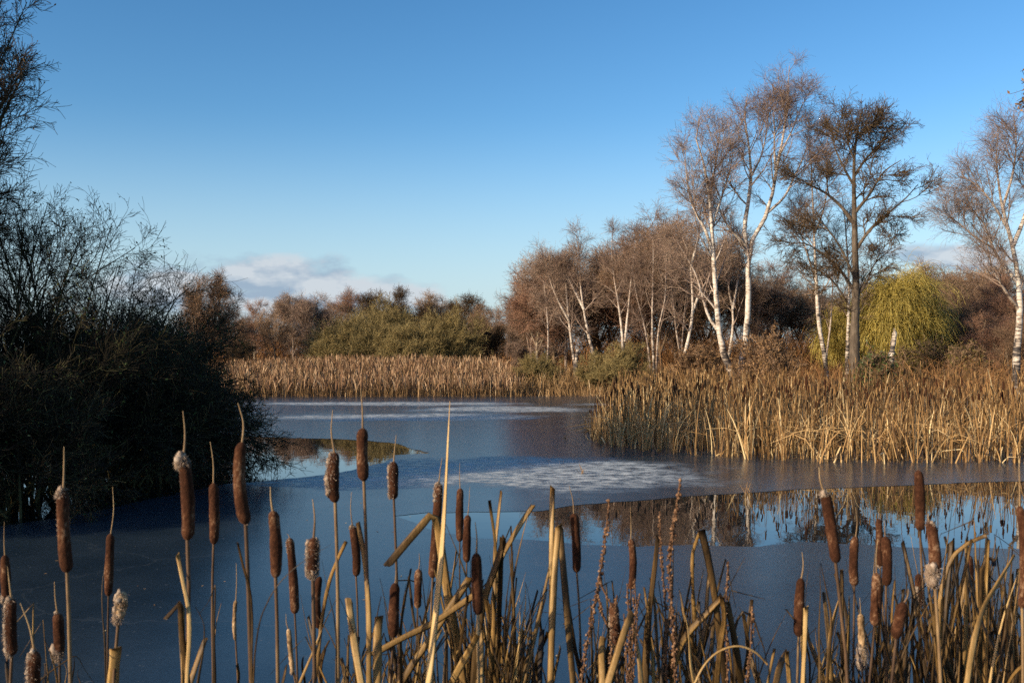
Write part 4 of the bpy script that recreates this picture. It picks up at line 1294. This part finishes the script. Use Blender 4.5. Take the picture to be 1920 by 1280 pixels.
C('smooth cattail with a pale straight stem left of the ragged topped one', (512, 957), (517, 1083), 25, (507, 912), [(519, 1150), (521, 1280)], st_tint=.5, leaves=[([(535, 1247), (528, 1280)], 8, .3, 'b')])
C('narrow cattail with a ragged bent over tip', (543, 1008), (553, 1150), 19, (538, 1000), [(556, 1220), (558, 1280)], fl=[(.75, .95, LT, 60, 160, .35, 3)], st_tint=.35)
C('burst cattail covered in grey fluff with dark core showing', (588, 1007), (586, 1082), 26, (586, 935), [(588, 1150), (590, 1280)], fl=[(.1, .8, LT, 30, 500, .45, 9), (.1, .9, RT, 30, 350, .35, 6), (.0, .3, FR, 60, 300, .4, 4)], st_tint=.3,
  leaves=[([(601, 1050), (615, 1110), (628, 1160), (632, 1280)], 7, .1, 'p')])
C('slim mottled cattail standing under the grey burst one', (599, 1080), (598, 1178), 18, None, [(600, 1230), (601, 1280)], leaves=[([(580, 1155), (588, 1200), (590, 1280)], 7, .1, 'b')])
C('cattail bulging with brown fluff down its left side on a tall pale stem', (628, 848), (628, 942), 26, (624, 768), [(632, 1040), (634, 1280)], fl=[(.3, .95, LT, 45, 420, .5, 10), (.35, .6, 215, 30, 150, .4, 3)], st_tint=.62, dst=1.85)
C('tallest cattail, smooth and brown, with a long pale spike above the ice', (680, 802), (682, 902), 24, (676, 728), [(686, 1000), (689, 1100), (692, 1280)], st_tint=.5, leaves=[([(669, 980), (678, 1030), (686, 1095), (690, 1150), (692, 1280)], 11, .55, 'b'), ([(713, 1156), (708, 1210), (706, 1280)], 18, .75, 'b')])
C('short cattail with a torn fluffy left side and a dark wiry tip', (738, 865), (738, 936), 21, (743, 815), [(741, 1000), (744, 1080), (748, 1280)], fl=[(.15, .9, LT, 40, 380, .45, 8)], st_tint=.32, dst=2.05)
C('thin pale flecked cattail with a white tuft behind the tallest stem', (661, 985), (668, 1080), 18, (659, 922), [(671, 1180), (673, 1280)], fl=[(.9, 1, LT, 60, 160, .45, 3)])
C('broad all dark cattail without a spike among the leaves', (741, 1092), (738, 1195), 22, (742, 1070), [(734, 1240), (733, 1280)], st_tint=.2, leaves=[([(768, 1065), (760, 1120), (755, 1170), (752, 1280)], 8, .2, 'b')])
C('small dark cattail crossed by a thin bent straw', (785, 1066), (783, 1140), 16, (786, 1036), [(781, 1190), (780, 1280)], leaves=[([(795, 1131), (784, 1092), (768, 1087), (745, 1088)], 2.5, .3, 'p', False)], st_tint=.3)
C('slanting cattail with a shredded pale top behind the tallest straw blade', (823, 905), (811, 1083), 20, (829, 858), [(808, 1160), (806, 1280)], fl=[(.72, 1, LT, 70, 320, .4, 7)], st_tint=.4)
C('slim dark cattail, left one of the close pair above the leaf thicket', (863, 915), (862, 1015), 16, (862, 868), [(862, 1120), (863, 1280)], st_tint=.2, leaves=[([(868, 1012), (855, 1050), (845, 1085), (840, 1150), (838, 1280)], 6, .12, 'p')])
C('brown cattail, right one of the close pair above the leaf thicket', (877, 965), (875, 1054), 17, (881, 912), [(874, 1130), (872, 1280)], st_tint=.25)
C('thick cattail rising from a pale broad stalk in the leaf thicket', (893, 1036), (897, 1152), 23, (891, 978), [(896, 1185), (898, 1280)], st_tint=.8, leaves=[([(897, 1180), (899, 1230), (899, 1280)], 16, .7, 'b'), ([(893, 1190), (878, 1225), (858, 1262), (848, 1280)], 14, .75, 'b')])
C('lone slender cattail on a bare stem in front of the reflected grove', (1076, 962), (1081, 1073), 19, (1067, 910), [(1085, 1120), (1090, 1280)], st_tint=.5)
C('slim dark cattail wrapped by brown seed strings', (1183, 1010), (1183, 1105), 16, (1182, 950), [(1183, 1180), (1184, 1280)], st_tint=.3)
C('half hidden burst cattail behind the seed strings', (1150, 1130), (1156, 1212), 22, None, [(1158, 1250), (1158, 1280)], fl=[(.2, .7, LT, 60, 200, .35, 5)], st_tint=.25)
C('long leaning cattail with a white tuft at its top, right of the reflected birches', (1547, 923), (1568, 1055), 24, (1536, 875), [(1574, 1120), (1582, 1180), (1589, 1280)], fl=[(.93, 1, LT, 60, 260, .55, 4)], st_tint=.32,
  leaves=[([(1537, 1055), (1540, 1110), (1537, 1180), (1536, 1280)], 10, .25, 'p'), ([(1540, 1055), (1550, 1100), (1559, 1150), (1553, 1240)], 11, .3, 'p')])
C('upright brown cattail between the long leaning one and the close trio', (1604, 1005), (1602, 1098), 19, (1604, 950), [(1601, 1180), (1600, 1280)], st_tint=.28, leaves=[([(1593, 1120), (1592, 1200), (1590, 1280)], 10, .65, 'b')])
C('thin cattail standing behind its wider neighbour in the close trio', (1648, 972), (1650, 1062), 15, (1649, 945), [(1656, 1150), (1660, 1280)], fl=[(0, .1, LT, 60, 120, .4, 2)])
C('wider front cattail of the close trio', (1660, 1005), (1662, 1098), 20, (1658, 975), [(1661, 1160), (1664, 1280)], st_tint=.4)
C('lowest dark cattail of the close trio', (1644, 1073), (1640, 1173), 22, (1646, 1010), [(1636, 1220), (1630, 1280)], st_tint=.22)
C('isolated dark cattail with a white spike beside a pale cut blade', (1502, 1083), (1497, 1193), 21, (1504, 1035), [(1496, 1240), (1495, 1280)], st_tint=.6, leaves=[([(1521, 1050), (1514, 1090), (1508, 1140), (1503, 1280)], 3, .4, 'p')])
C('tall smooth cattail without a spike in front of the far reeds reflection', (1722, 881), (1725, 995), 21, None, [(1728, 1060), (1734, 1150), (1736, 1280)], st_tint=.5)
C('big cattail with a cream fluff bunch bursting from its base', (1743, 975), (1753, 1092), 24, (1741, 962), [(1757, 1150), (1764, 1280)], fl=[(.02, .38, 195, 35, 1000, .8, 14), (.85, 1, FR, 60, 120, .3, 2)], st_tint=.6)
C('small torn cattail with pale fluff below its dark curling tip', (1722, 1075), (1725, 1140), 15, (1708, 1005), [(1727, 1200), (1730, 1280)], fl=[(.05, .6, LT, 45, 420, .6, 8)], st_tint=.5)
C('short dark cattail tilted over to the right', (1695, 1128), (1679, 1197), 24, (1703, 1103), [(1676, 1230), (1672, 1280)], st_tint=.2)
C('dark cattail sunk in the right hand thicket of leaves', (1817, 1040), (1817, 1102), 17, None, [(1815, 1180), (1812, 1280)], st_tint=.2)
C('long pale flecked cattail cut by the right edge of the photo', (1912, 948), (1917, 1140), 21, (1911, 868), [(1918, 1200), (1918, 1280)], st_tint=.6, dst=1.75, fl=[(.2, .95, 200, 40, 90, .12, 0)])
C('small dark cattail low beside the right edge blade', (1884, 1150), (1885, 1212), 18, None, [(1886, 1250), (1887, 1280)], st_tint=.2)
C('cattail at the left edge with white fluff at its foot', (9, 1040), (12, 1125), 20, (8, 978), [(13, 1180), (14, 1280)], fl=[(0, .22, LT, 60, 420, .7, 6)], st_tint=.4)
C('ragged cattail shedding grey down beside the left edge one', (22, 1122), (23, 1228), 24, (14, 1062), [(22, 1255), (20, 1280)], fl=[(.05, 1, LT, 40, 700, .55, 12)], st_tint=.4, leaves=[([(10, 1240), (14, 1262), (18, 1280)], 8, .2, 'b')])
C('frayed low cattail with a bent pale spike near the left corner', (66, 1220), (64, 1300), 26, (38, 1130), [(64, 1330), (64, 1340)], fl=[(.1, 1, LT, 45, 600, .5, 10)])
C('dark cattail with a beard of down hanging from its base near the left corner', (108, 1148), (112, 1232), 22, (102, 1090), [(112, 1262), (112, 1280)], fl=[(0, .3, LT, 50, 700, .8, 10), (.93, 1, LT, 40, 80, .35, 2)], st_tint=.3, leaves=[([(176, 1280), (160, 1255), (140, 1228), (120, 1240)], 7, .1, 'p')])
C('slim dark cattail with a withered leaf hanging at its left', (207, 1000), (203, 1117), 18, (211, 912), [(202, 1190), (201, 1280)], st_tint=.2, leaves=[([(198, 1055), (192, 1085), (191, 1140), (196, 1200), (199, 1280)], 6, .1, 'p')])
C('spent cattail crumbled to beige fluff above a broad straw blade', (229, 1108), (222, 1160), 24, None, [(217, 1215), (213, 1280)], kind='spent', fl=[(0, .9, 200, 60, 500, .5, 14), (-.0, .1, LT, 60, 250, .8, 5)], st_tint=.5, dst=1.75, leaves=[([(216, 1216), (213, 1245), (211, 1280)], 22, .85, 'b')])
C('thin withered spike with a hair like tip between two tall cattails', (442, 1125), (441, 1200), 8, (443, 1055), [(444, 1240), (446, 1280)], kind='spent', dst=2.2, leaves=[([(447, 1245), (446, 1280)], 6, .35, 'b')])
C('pale twisted remains of a cattail low among the stems', (541, 1178), (549, 1262), 10, (536, 1150), [(552, 1272), (554, 1280)], kind='spent', dst=2.0, fl=[(0, .2, LT, 80, 60, .6, 3)])
C('pale spent cattail with cream down at its base by the close trio', (1614, 1150), (1617, 1250), 15, (1612, 1120), [(1618, 1268), (1618, 1280)], kind='spent', dst=2.1, fl=[(.0, .45, LT, 70, 600, .75, 14), (.0, .4, RT, 50, 300, .6, 8)])


# leaf shoots without heads: (label, distance, foot column, leaves)
def shoot(label, d, fx, leaves, group=None):
    foot = P(fx, 1280, d)
    foot[2] = max(float(ground_z(foot[0], d)), -.12) - .04
    root = thing('cattail_shoot', label, 'cattail leaves', foot, group)
    for lf in leaves:
        pts, lw_, tn = lf[:3]
        tp = lf[3] if len(lf) > 3 else 'p'
        sm = lf[4] if len(lf) > 4 else True
        blade(tail(pts, d + rng.uniform(-.06, .06), foot + np.array([rng.normal() * .015, rng.normal() * .015, 0]), rng.uniform(-.1, .1)), lw_ / F * d * .93, tn * .9, tp, sm).build('leaf', M['leaf'], root, foot, smooth=False)
    return root


S = shoot
S('tallest straw coloured leaf blade, nearly upright and pointed', 1.9, 802, [([(843, 752), (840, 800), (832, 940), (822, 1080), (810, 1200), (802, 1280)], 17, .92)])
S('pale leaf blade snapped over to the left in a sharp fold', 2.0, 868, [([(727, 1060), (765, 1015), (806, 968), (816, 972), (822, 1000), (838, 1110), (855, 1190), (868, 1280)], 17, .62, 'b', False)])
S('two straw leaves lying aslant and crossing low in the thicket', 1.95, 745, [([(699, 1228), (760, 1194), (815, 1165), (860, 1135), (905, 1105)], 13, .45, 'b'), ([(880, 1082), (846, 1132), (800, 1205), (752, 1280)], 15, .68, 'b')])
S('thin pale straw leaf leaning to the right past the burst cattails', 1.9, 560, [([(637, 1110), (612, 1160), (585, 1225), (562, 1280)], 9, .85), ([(648, 1015), (636, 1040), (620, 1080), (612, 1110), (590, 1280)], 8, .45, 'b')])
S('short wide pale leaf ending in a torn blunt top', 1.95, 672, [([(656, 1122), (660, 1170), (668, 1230), (677, 1280)], 15, .9, 'b'), ([(636, 1118), (650, 1150), (664, 1190), (668, 1280)], 9, .5)])
S('leaf pair folded at the top like an open pair of compasses', 2.1, 945, [([(998, 945), (975, 980), (958, 1010), (942, 1040), (930, 1090), (925, 1280)], 11, .72, 'b'), ([(997, 947), (985, 985), (968, 1050), (952, 1160), (943, 1280)], 8, .5)])
S('two short straight leaf tips standing side by side over the open water', 2.1, 925, [([(941, 920), (935, 970), (929, 1020), (925, 1120), (922, 1280)], 9, .6, 'b'), ([(921, 938), (928, 1000), (931, 1080), (930, 1280)], 6, .5, 'b')])
S('upright straw blade with square cut top left of the lone slender cattail', 2.0, 1030, [([(1036, 913), (1035, 1000), (1033, 1120), (1030, 1280)], 12, .72, 'b'), ([(1047, 985), (1041, 1060), (1036, 1150), (1032, 1280)], 14, .8, 'b'), ([(1051, 986), (1055, 1060), (1066, 1180), (1076, 1280)], 14, .22, 'b')])
S('dark leaf fan leaning right in the middle thicket', 2.0, 895, [([(942, 1008), (928, 1055), (910, 1110), (898, 1180), (890, 1280)], 15, .14, 'b'), ([(940, 1008), (938, 1090), (935, 1180), (932, 1280)], 10, .12, 'b'), ([(925, 1105), (922, 1180), (918, 1280)], 14, .35, 'b')])
S('narrow brown leaf bent at a knee beside the folded pair', 2.05, 965, [([(930, 1045), (945, 1034), (955, 1038), (960, 1100), (964, 1190), (962, 1280)], 10, .3, 'p', False), ([(985, 1090), (986, 1125), (976, 1190), (962, 1280)], 11, .8), ([(985, 1095), (994, 1150), (998, 1220), (1004, 1280)], 9, .2)])
S('cluster of short cut leaves left of the square topped blade', 2.1, 1010, [([(1048, 1210), (1042, 1245), (1036, 1280)], 9, .75, 'b'), ([(1003, 1205), (1015, 1245), (1025, 1280)], 6, .3), ([(1015, 1180), (1012, 1230), (1012, 1280)], 11, .15, 'b')])
S('olive dark leaf with blunt top between the seed strings', 1.95, 1208, [([(1231, 1005), (1224, 1075), (1214, 1160), (1208, 1280)], 18, .18, 'b'), ([(1200, 1168), (1214, 1182), (1222, 1220), (1226, 1280)], 15, .6)])
S('dark narrow leaf upright behind the tall seed spike', 2.0, 1240, [([(1263, 1030), (1258, 1120), (1248, 1200), (1240, 1280)], 12, .10), ([(1272, 1105), (1268, 1170), (1262, 1280)], 9, .5)])
S('pale pointed leaf arrow low between the dark leaves', 1.9, 1302, [([(1282, 1145), (1289, 1190), (1296, 1240), (1303, 1280)], 13, .9), ([(1272, 1100), (1278, 1130), (1286, 1165)], 5, .3)])
S('long olive leaf snapped so that its thin pale tip hangs straight down', 2.0, 1362, [([(1300, 1165), (1301, 1100), (1300, 1030), (1312, 995)], 7, .8, 'f'), ([(1313, 994), (1328, 1050), (1342, 1120), (1352, 1200), (1362, 1280)], 14, .22, 'f')])
S('pale leaf leaning over the dark fan to a folded point', 1.95, 1265, [([(1350, 1118), (1322, 1148), (1290, 1185), (1270, 1225), (1262, 1280)], 14, .62, 'b'), ([(1351, 1119), (1358, 1160), (1352, 1210), (1345, 1280)], 11, .4, 'f')])
S('straw leaf folded double like an upside down V in the middle front', 1.85, 1145, [([(1187, 1148), (1172, 1185), (1155, 1235), (1140, 1280)], 16, .68, 'b'), ([(1188, 1150), (1192, 1190), (1200, 1240), (1203, 1280)], 13, .6, 'f'), ([(1178, 1195), (1172, 1240), (1166, 1280)], 8, .4)])
S('short square straw blade at the bottom left of the upside down V', 1.9, 1130, [([(1133, 1193), (1131, 1230), (1129, 1280)], 14, .65, 'b'), ([(1112, 1167), (1105, 1220), (1098, 1280)], 8, .08)])
S('thin grass stem arching right in a low curve', 1.9, 1300, [([(1440, 1245), (1418, 1222), (1385, 1210), (1345, 1222), (1318, 1250), (1303, 1280)], 4.5, .75, 'f')])
S('dark drooping leaves folded back beside the short seed spike', 2.0, 1385, [([(1366, 1128), (1374, 1180), (1384, 1240), (1390, 1280)], 15, .15, 'b'), ([(1440, 1270), (1425, 1200), (1400, 1148), (1390, 1145), (1380, 1165), (1378, 1280)], 9, .12, 'p'), ([(1352, 1150), (1366, 1200), (1372, 1280)], 12, .45)])
S('pale folded blade standing alone left of the isolated dark cattail', 1.9, 1460, [([(1477, 1220), (1466, 1245), (1456, 1280)], 13, .5, 'b'), ([(1478, 1221), (1480, 1245), (1479, 1280)], 9, .85, 'f')])
S('pale straight cut blade beside the isolated dark cattail', 1.9, 1504, [([(1512, 1138), (1509, 1200), (1505, 1280)], 9, .95, 'b')])
S('hanging olive leaf bunch left of the long leaning cattail', 2.0, 1550, [([(1548, 1110), (1552, 1170), (1556, 1280)], 10, .5, 'b'), ([(1578, 1110), (1566, 1150), (1558, 1190), (1560, 1280)], 10, .4, 'b'), ([(1560, 1215), (1572, 1250), (1580, 1280)], 7, .75)])
S('broad straw leaf slanting across the right hand thicket', 1.8, 1815, [([(1902, 1040), (1872, 1090), (1845, 1140), (1835, 1175), (1815, 1280)], 14, .75, 'b'), ([(1920, 1245), (1900, 1262), (1885, 1290)], 7, .7, 'f')])
S('upright olive leaves with blunt tops over the right hand water', 2.1, 1772, [([(1783, 1015), (1778, 1080), (1772, 1160), (1768, 1280)], 12, .3, 'b'), ([(1788, 938), (1778, 1010), (1768, 1090), (1764, 1280)], 7, .45), ([(1815, 1008), (1815, 1060), (1812, 1150), (1808, 1280)], 9, .55, 'b')])
S('bent leaf tent reaching to the right over the dark sunk cattail', 2.1, 1800, [([(1850, 1003), (1815, 1018), (1785, 1045), (1770, 1085), (1765, 1280)], 9, .5, 'f'), ([(1858, 935), (1848, 1000), (1842, 1080), (1838, 1280)], 8, .45), ([(1864, 1060), (1862, 1048), (1850, 1045), (1840, 1070), (1838, 1150), (1836, 1280)], 9, .3, 'f', False), ([(1852, 1010), (1850, 1080), (1846, 1280)], 9, .6, 'b')])
S('dark leaves drooping by the right edge cattail', 2.05, 1890, [([(1905, 1080), (1895, 1130), (1888, 1200), (1886, 1280)], 10, .15), ([(1868, 1165), (1872, 1145), (1885, 1135), (1900, 1150), (1905, 1220), (1908, 1280)], 9, .12, 'p', False), ([(1880, 1060), (1888, 1120), (1896, 1200), (1900, 1280)], 10, .4)])

FG = 'dry leaf shoots filling the near edge thickets'


def filler(x0, x1, n, ytop, dr, dark, lab, grp, lean=60):
    for _ in range(n):
        fx = rng.uniform(x0, x1)
        d = rng.uniform(*dr)
        lv = []
        for _k in range(int(rng.integers(5, 10))):
            y0 = rng.uniform(*ytop) - (rng.uniform(20, 110) if rng.random() < .22 else 0)
            bx = fx + rng.normal() * 16
            tx = bx + rng.normal() * lean * (1280 - y0) / 250
            w_ = rng.uniform(4, 10.5) * 1.9 / d
            t_ = float(np.clip(rng.normal(dark, .25), .03, .95))  # old brown leaves, toned darker in place of shade inside the thicket
            r_ = rng.random()
            if r_ < .17:      # folded back
                fy = y0 + rng.uniform(-10, 30)
                fo = tx + rng.choice([-1, 1]) * rng.uniform(15, 70)
                lv.append(([(fo, fy + rng.uniform(10, 90)), (tx, y0), ((tx + bx) / 2, (y0 + 1280) / 2), (bx, 1280)], w_, t_, 'p', False))
            elif r_ < .38:
                lv.append(([(tx, y0), ((tx + bx) / 2 + rng.normal() * 8, (y0 + 1280) / 2), (bx, 1280)], w_, t_, 'b'))
            else:
                lv.append(([(tx, y0), (tx * .6 + bx * .4 + rng.normal() * 6, y0 + .35 * (1280 - y0)), (bx, 1280)], w_, t_, 'p'))
        S(lab, d, fx, lv, grp)


filler(775, 1010, 23, (1080, 1235), (1.95, 2.8), .24, 'tangle of dry leaves in the middle thicket below the close pair of cattails', 'leaf shoots of the middle thicket')
filler(1110, 1430, 18, (1110, 1250), (2.0, 2.8), .22, 'tangle of dry leaves around the brown seed strings', 'leaf shoots around the seed strings')
filler(1655, 1915, 36, (1030, 1230), (1.9, 3.0), .2, 'tangle of dry leaves in the thicket under the right hand cattails', 'leaf shoots of the right hand thicket', 48)
filler(1540, 1660, 10, (1150, 1260), (2.0, 2.7), .25, 'low dry leaves below the close trio of cattails', 'leaf shoots below the close trio')
filler(560, 780, 9, (1180, 1265), (2.0, 2.7), .3, 'low dry leaves below the tallest cattail', 'leaf shoots below the tallest cattail')
filler(0, 130, 2, (1225, 1268), (2.0, 2.4), .3, 'low dry leaves in the left bottom corner', 'leaf shoots of the left bottom corner', 30)


# the same growth carrying on along the bank to the left and behind, outside the picture
s_ = np.column_stack([rng.uniform(-7, .6, 6000), rng.uniform(-1.2, 2.6, 6000)])
s_ = s_[(s_[:, 0] < -.58 * np.maximum(s_[:, 1], 0) - .22) | (s_[:, 1] < -.25)]
ac = Acc()
h_ = rng.uniform(1.1, 1.78, len(s_))
ribbons(ac, reed_paths(s_, h_, lean=.08, bend=.3, fold=.3), rng.uniform(.010, .018, len(s_))[:, None] * np.array([1, 1, .95, .85, .7, .25]), tint=np.clip(rng.normal(.5, .25, len(s_)), 0, 1))
tag(ac.build('bank_reeds', M['reed'], smooth=False), 'dry reeds carrying on along the near bank', None, kind='stuff')

# brown seed spikes of dock among the cattails
def dock(label, d, strands, foot_x):
    foot = P(foot_x, 1280, d)
    foot[2] = max(float(ground_z(foot[0], d)), -.12) - .04
    root = thing('dock_plant', label, 'seed plant', foot, 'seed spikes among the cattails')
    for pts, dens, w in strands:
        p3 = tail(pts, d, foot)
        c = catmull([P(x, y, d) for x, y in pts], 40)
        a = Acc()
        tubes(a, catmull(p3, 24)[None], np.linspace(.0012, .0028, 24)[None], 6, tint=np.full((1, 24), .4))
        st_ = a.build('stem', M['dock'], root, foot)
        n = int(dens * np.linalg.norm(np.diff(c, axis=0), axis=1).sum() / .01)
        u = rng.random(n)
        u = np.clip(np.round(u * 26) / 26 + rng.normal(size=n) * .011, 0, 1)      # whorls
        q = np.stack([np.interp(u * 39, np.arange(40), c[:, k]) for k in range(3)], 1)
        off = nrm(rng.normal(size=(n, 3))) * (w / F * d * .5 * rng.uniform(.3, 1.0, n) * (.45 + .55 * np.clip(u * 4, 0, 1)))[:, None]
        off[:, 2] *= .5
        r = w / F * d * rng.uniform(.14, .30, n)
        o = np.array([[1, 0, 0], [-1, 0, 0], [0, 1, 0], [0, -1, 0], [0, 0, 1.25], [0, 0, -1.25]])
        V = (q + off)[:, None] + o * r[:, None, None] * rng.uniform(.6, 1.2, (n, 6, 1))
        t_ = np.array([[0, 2, 4], [2, 1, 4], [1, 3, 4], [3, 0, 4], [2, 0, 5], [1, 2, 5], [3, 1, 5], [0, 3, 5]])
        a = Acc()
        a.add(V, T=(t_[None] + (np.arange(n) * 6)[:, None, None]).reshape(-1, 3), tint=np.repeat(np.clip(rng.normal(.5, .28, n), 0, 1), 6))
        a.build('seed_spike', M['dock'], st_, foot, smooth=False)


dock('branching brown seed spike left of the dark slim cattail', 1.9, [([(1142, 938), (1139, 985), (1130, 1045), (1122, 1095), (1108, 1170), (1096, 1230), (1090, 1280)], 7, 12), ([(1139, 1172), (1127, 1140), (1121, 1105), (1125, 1080)], 6, 9), ([(1150, 1140), (1138, 1118), (1128, 1095), (1126, 1085)], 5, 9)], 1090)
dock('tallest beaded brown seed spike rising over the reflected birches', 1.9, [([(1275, 900), (1270, 950), (1262, 1000), (1256, 1050), (1256, 1100), (1262, 1170), (1266, 1280)], 8, 13)], 1266)
dock('short slim seed spike just left of the tallest beaded one', 1.95, [([(1238, 960), (1237, 1010), (1241, 1060), (1246, 1110), (1250, 1280)], 6, 10)], 1250)
dock('low seed strings clustered around the slim dark cattail', 1.9, [([(1157, 1115), (1151, 1150), (1146, 1200), (1144, 1280)], 6, 10), ([(1176, 1095), (1178, 1130), (1180, 1280)], 6, 10), ([(1190, 1085), (1188, 1120), (1192, 1140), (1186, 1280)], 6, 9), ([(1200, 1113), (1193, 1140), (1188, 1170), (1184, 1280)], 6, 9), ([(1170, 1150), (1172, 1180), (1176, 1280)], 6, 8)], 1180)
dock('small upright seed spike above the dark drooping leaves', 1.95, [([(1366, 1052), (1364, 1090), (1361, 1130), (1362, 1180), (1364, 1280)], 6, 10)], 1364)
dock('pale small seed spike right of the dark drooping leaves', 1.95, [([(1410, 1137), (1412, 1175), (1408, 1205), (1404, 1240), (1400, 1280)], 6, 11)], 1400)

# two reed stubs frozen in and a few dead leaves lying on the ice
for lab, pts, d in [('small reed tuft frozen into the ice off the tip of the reed bed', (1060, 822), 24.0), ('single small grass tuft frozen into the frosty patch', (1095, 888), 17.2), ('thin reed tips poking through at the edge of the open water', (1402, 925), 14.8)]:
    x = (pts[0] - CX) / F * d
    a = Acc()
    n = 9
    c0 = np.array([x, d, 0.0]) + np.column_stack([rng.normal(size=n) * .035, rng.normal(size=n) * .035, np.zeros(n)])
    e = np.column_stack([rng.normal(size=n) * .06, rng.normal(size=n) * .06, rng.uniform(.06, .2, n)])
    ribbons(a, np.stack([c0, c0 + e * .5, c0 + e + np.array([0, 0, -.01])], 1), np.array([.008, .007, .002]), tint=rng.uniform(.2, .6, n))
    tag(a.build('reed_tuft', M['reed'], smooth=False), lab, 'reed tuft')
a = Acc()
n = 420
q = np.column_stack([rng.uniform(-7, 9, n), 3.5 + 30 * rng.random(n) ** 1.6, np.full(n, .007)])
ang = rng.random(n) * 6.28
l_ = rng.uniform(.008, .03, n)[:, None]
dx = np.column_stack([np.cos(ang), np.sin(ang), np.zeros(n)]) * l_
dy = np.column_stack([-np.sin(ang), np.cos(ang), np.zeros(n)]) * l_ * .35
V = np.stack([q - dx, q + dy, q + dx + [0, 0, .004], q - dy], 1)
a.add(V, np.arange(n * 4).reshape(n, 4), tint=np.repeat(rng.random(n), 4))
tag(a.build('leaf_debris', M['reed'], smooth=False), 'scattered scraps of dead leaf lying on the ice', None, kind='stuff')
print('FACES', sum(len(m_.polygons) for m_ in bpy.data.meshes))
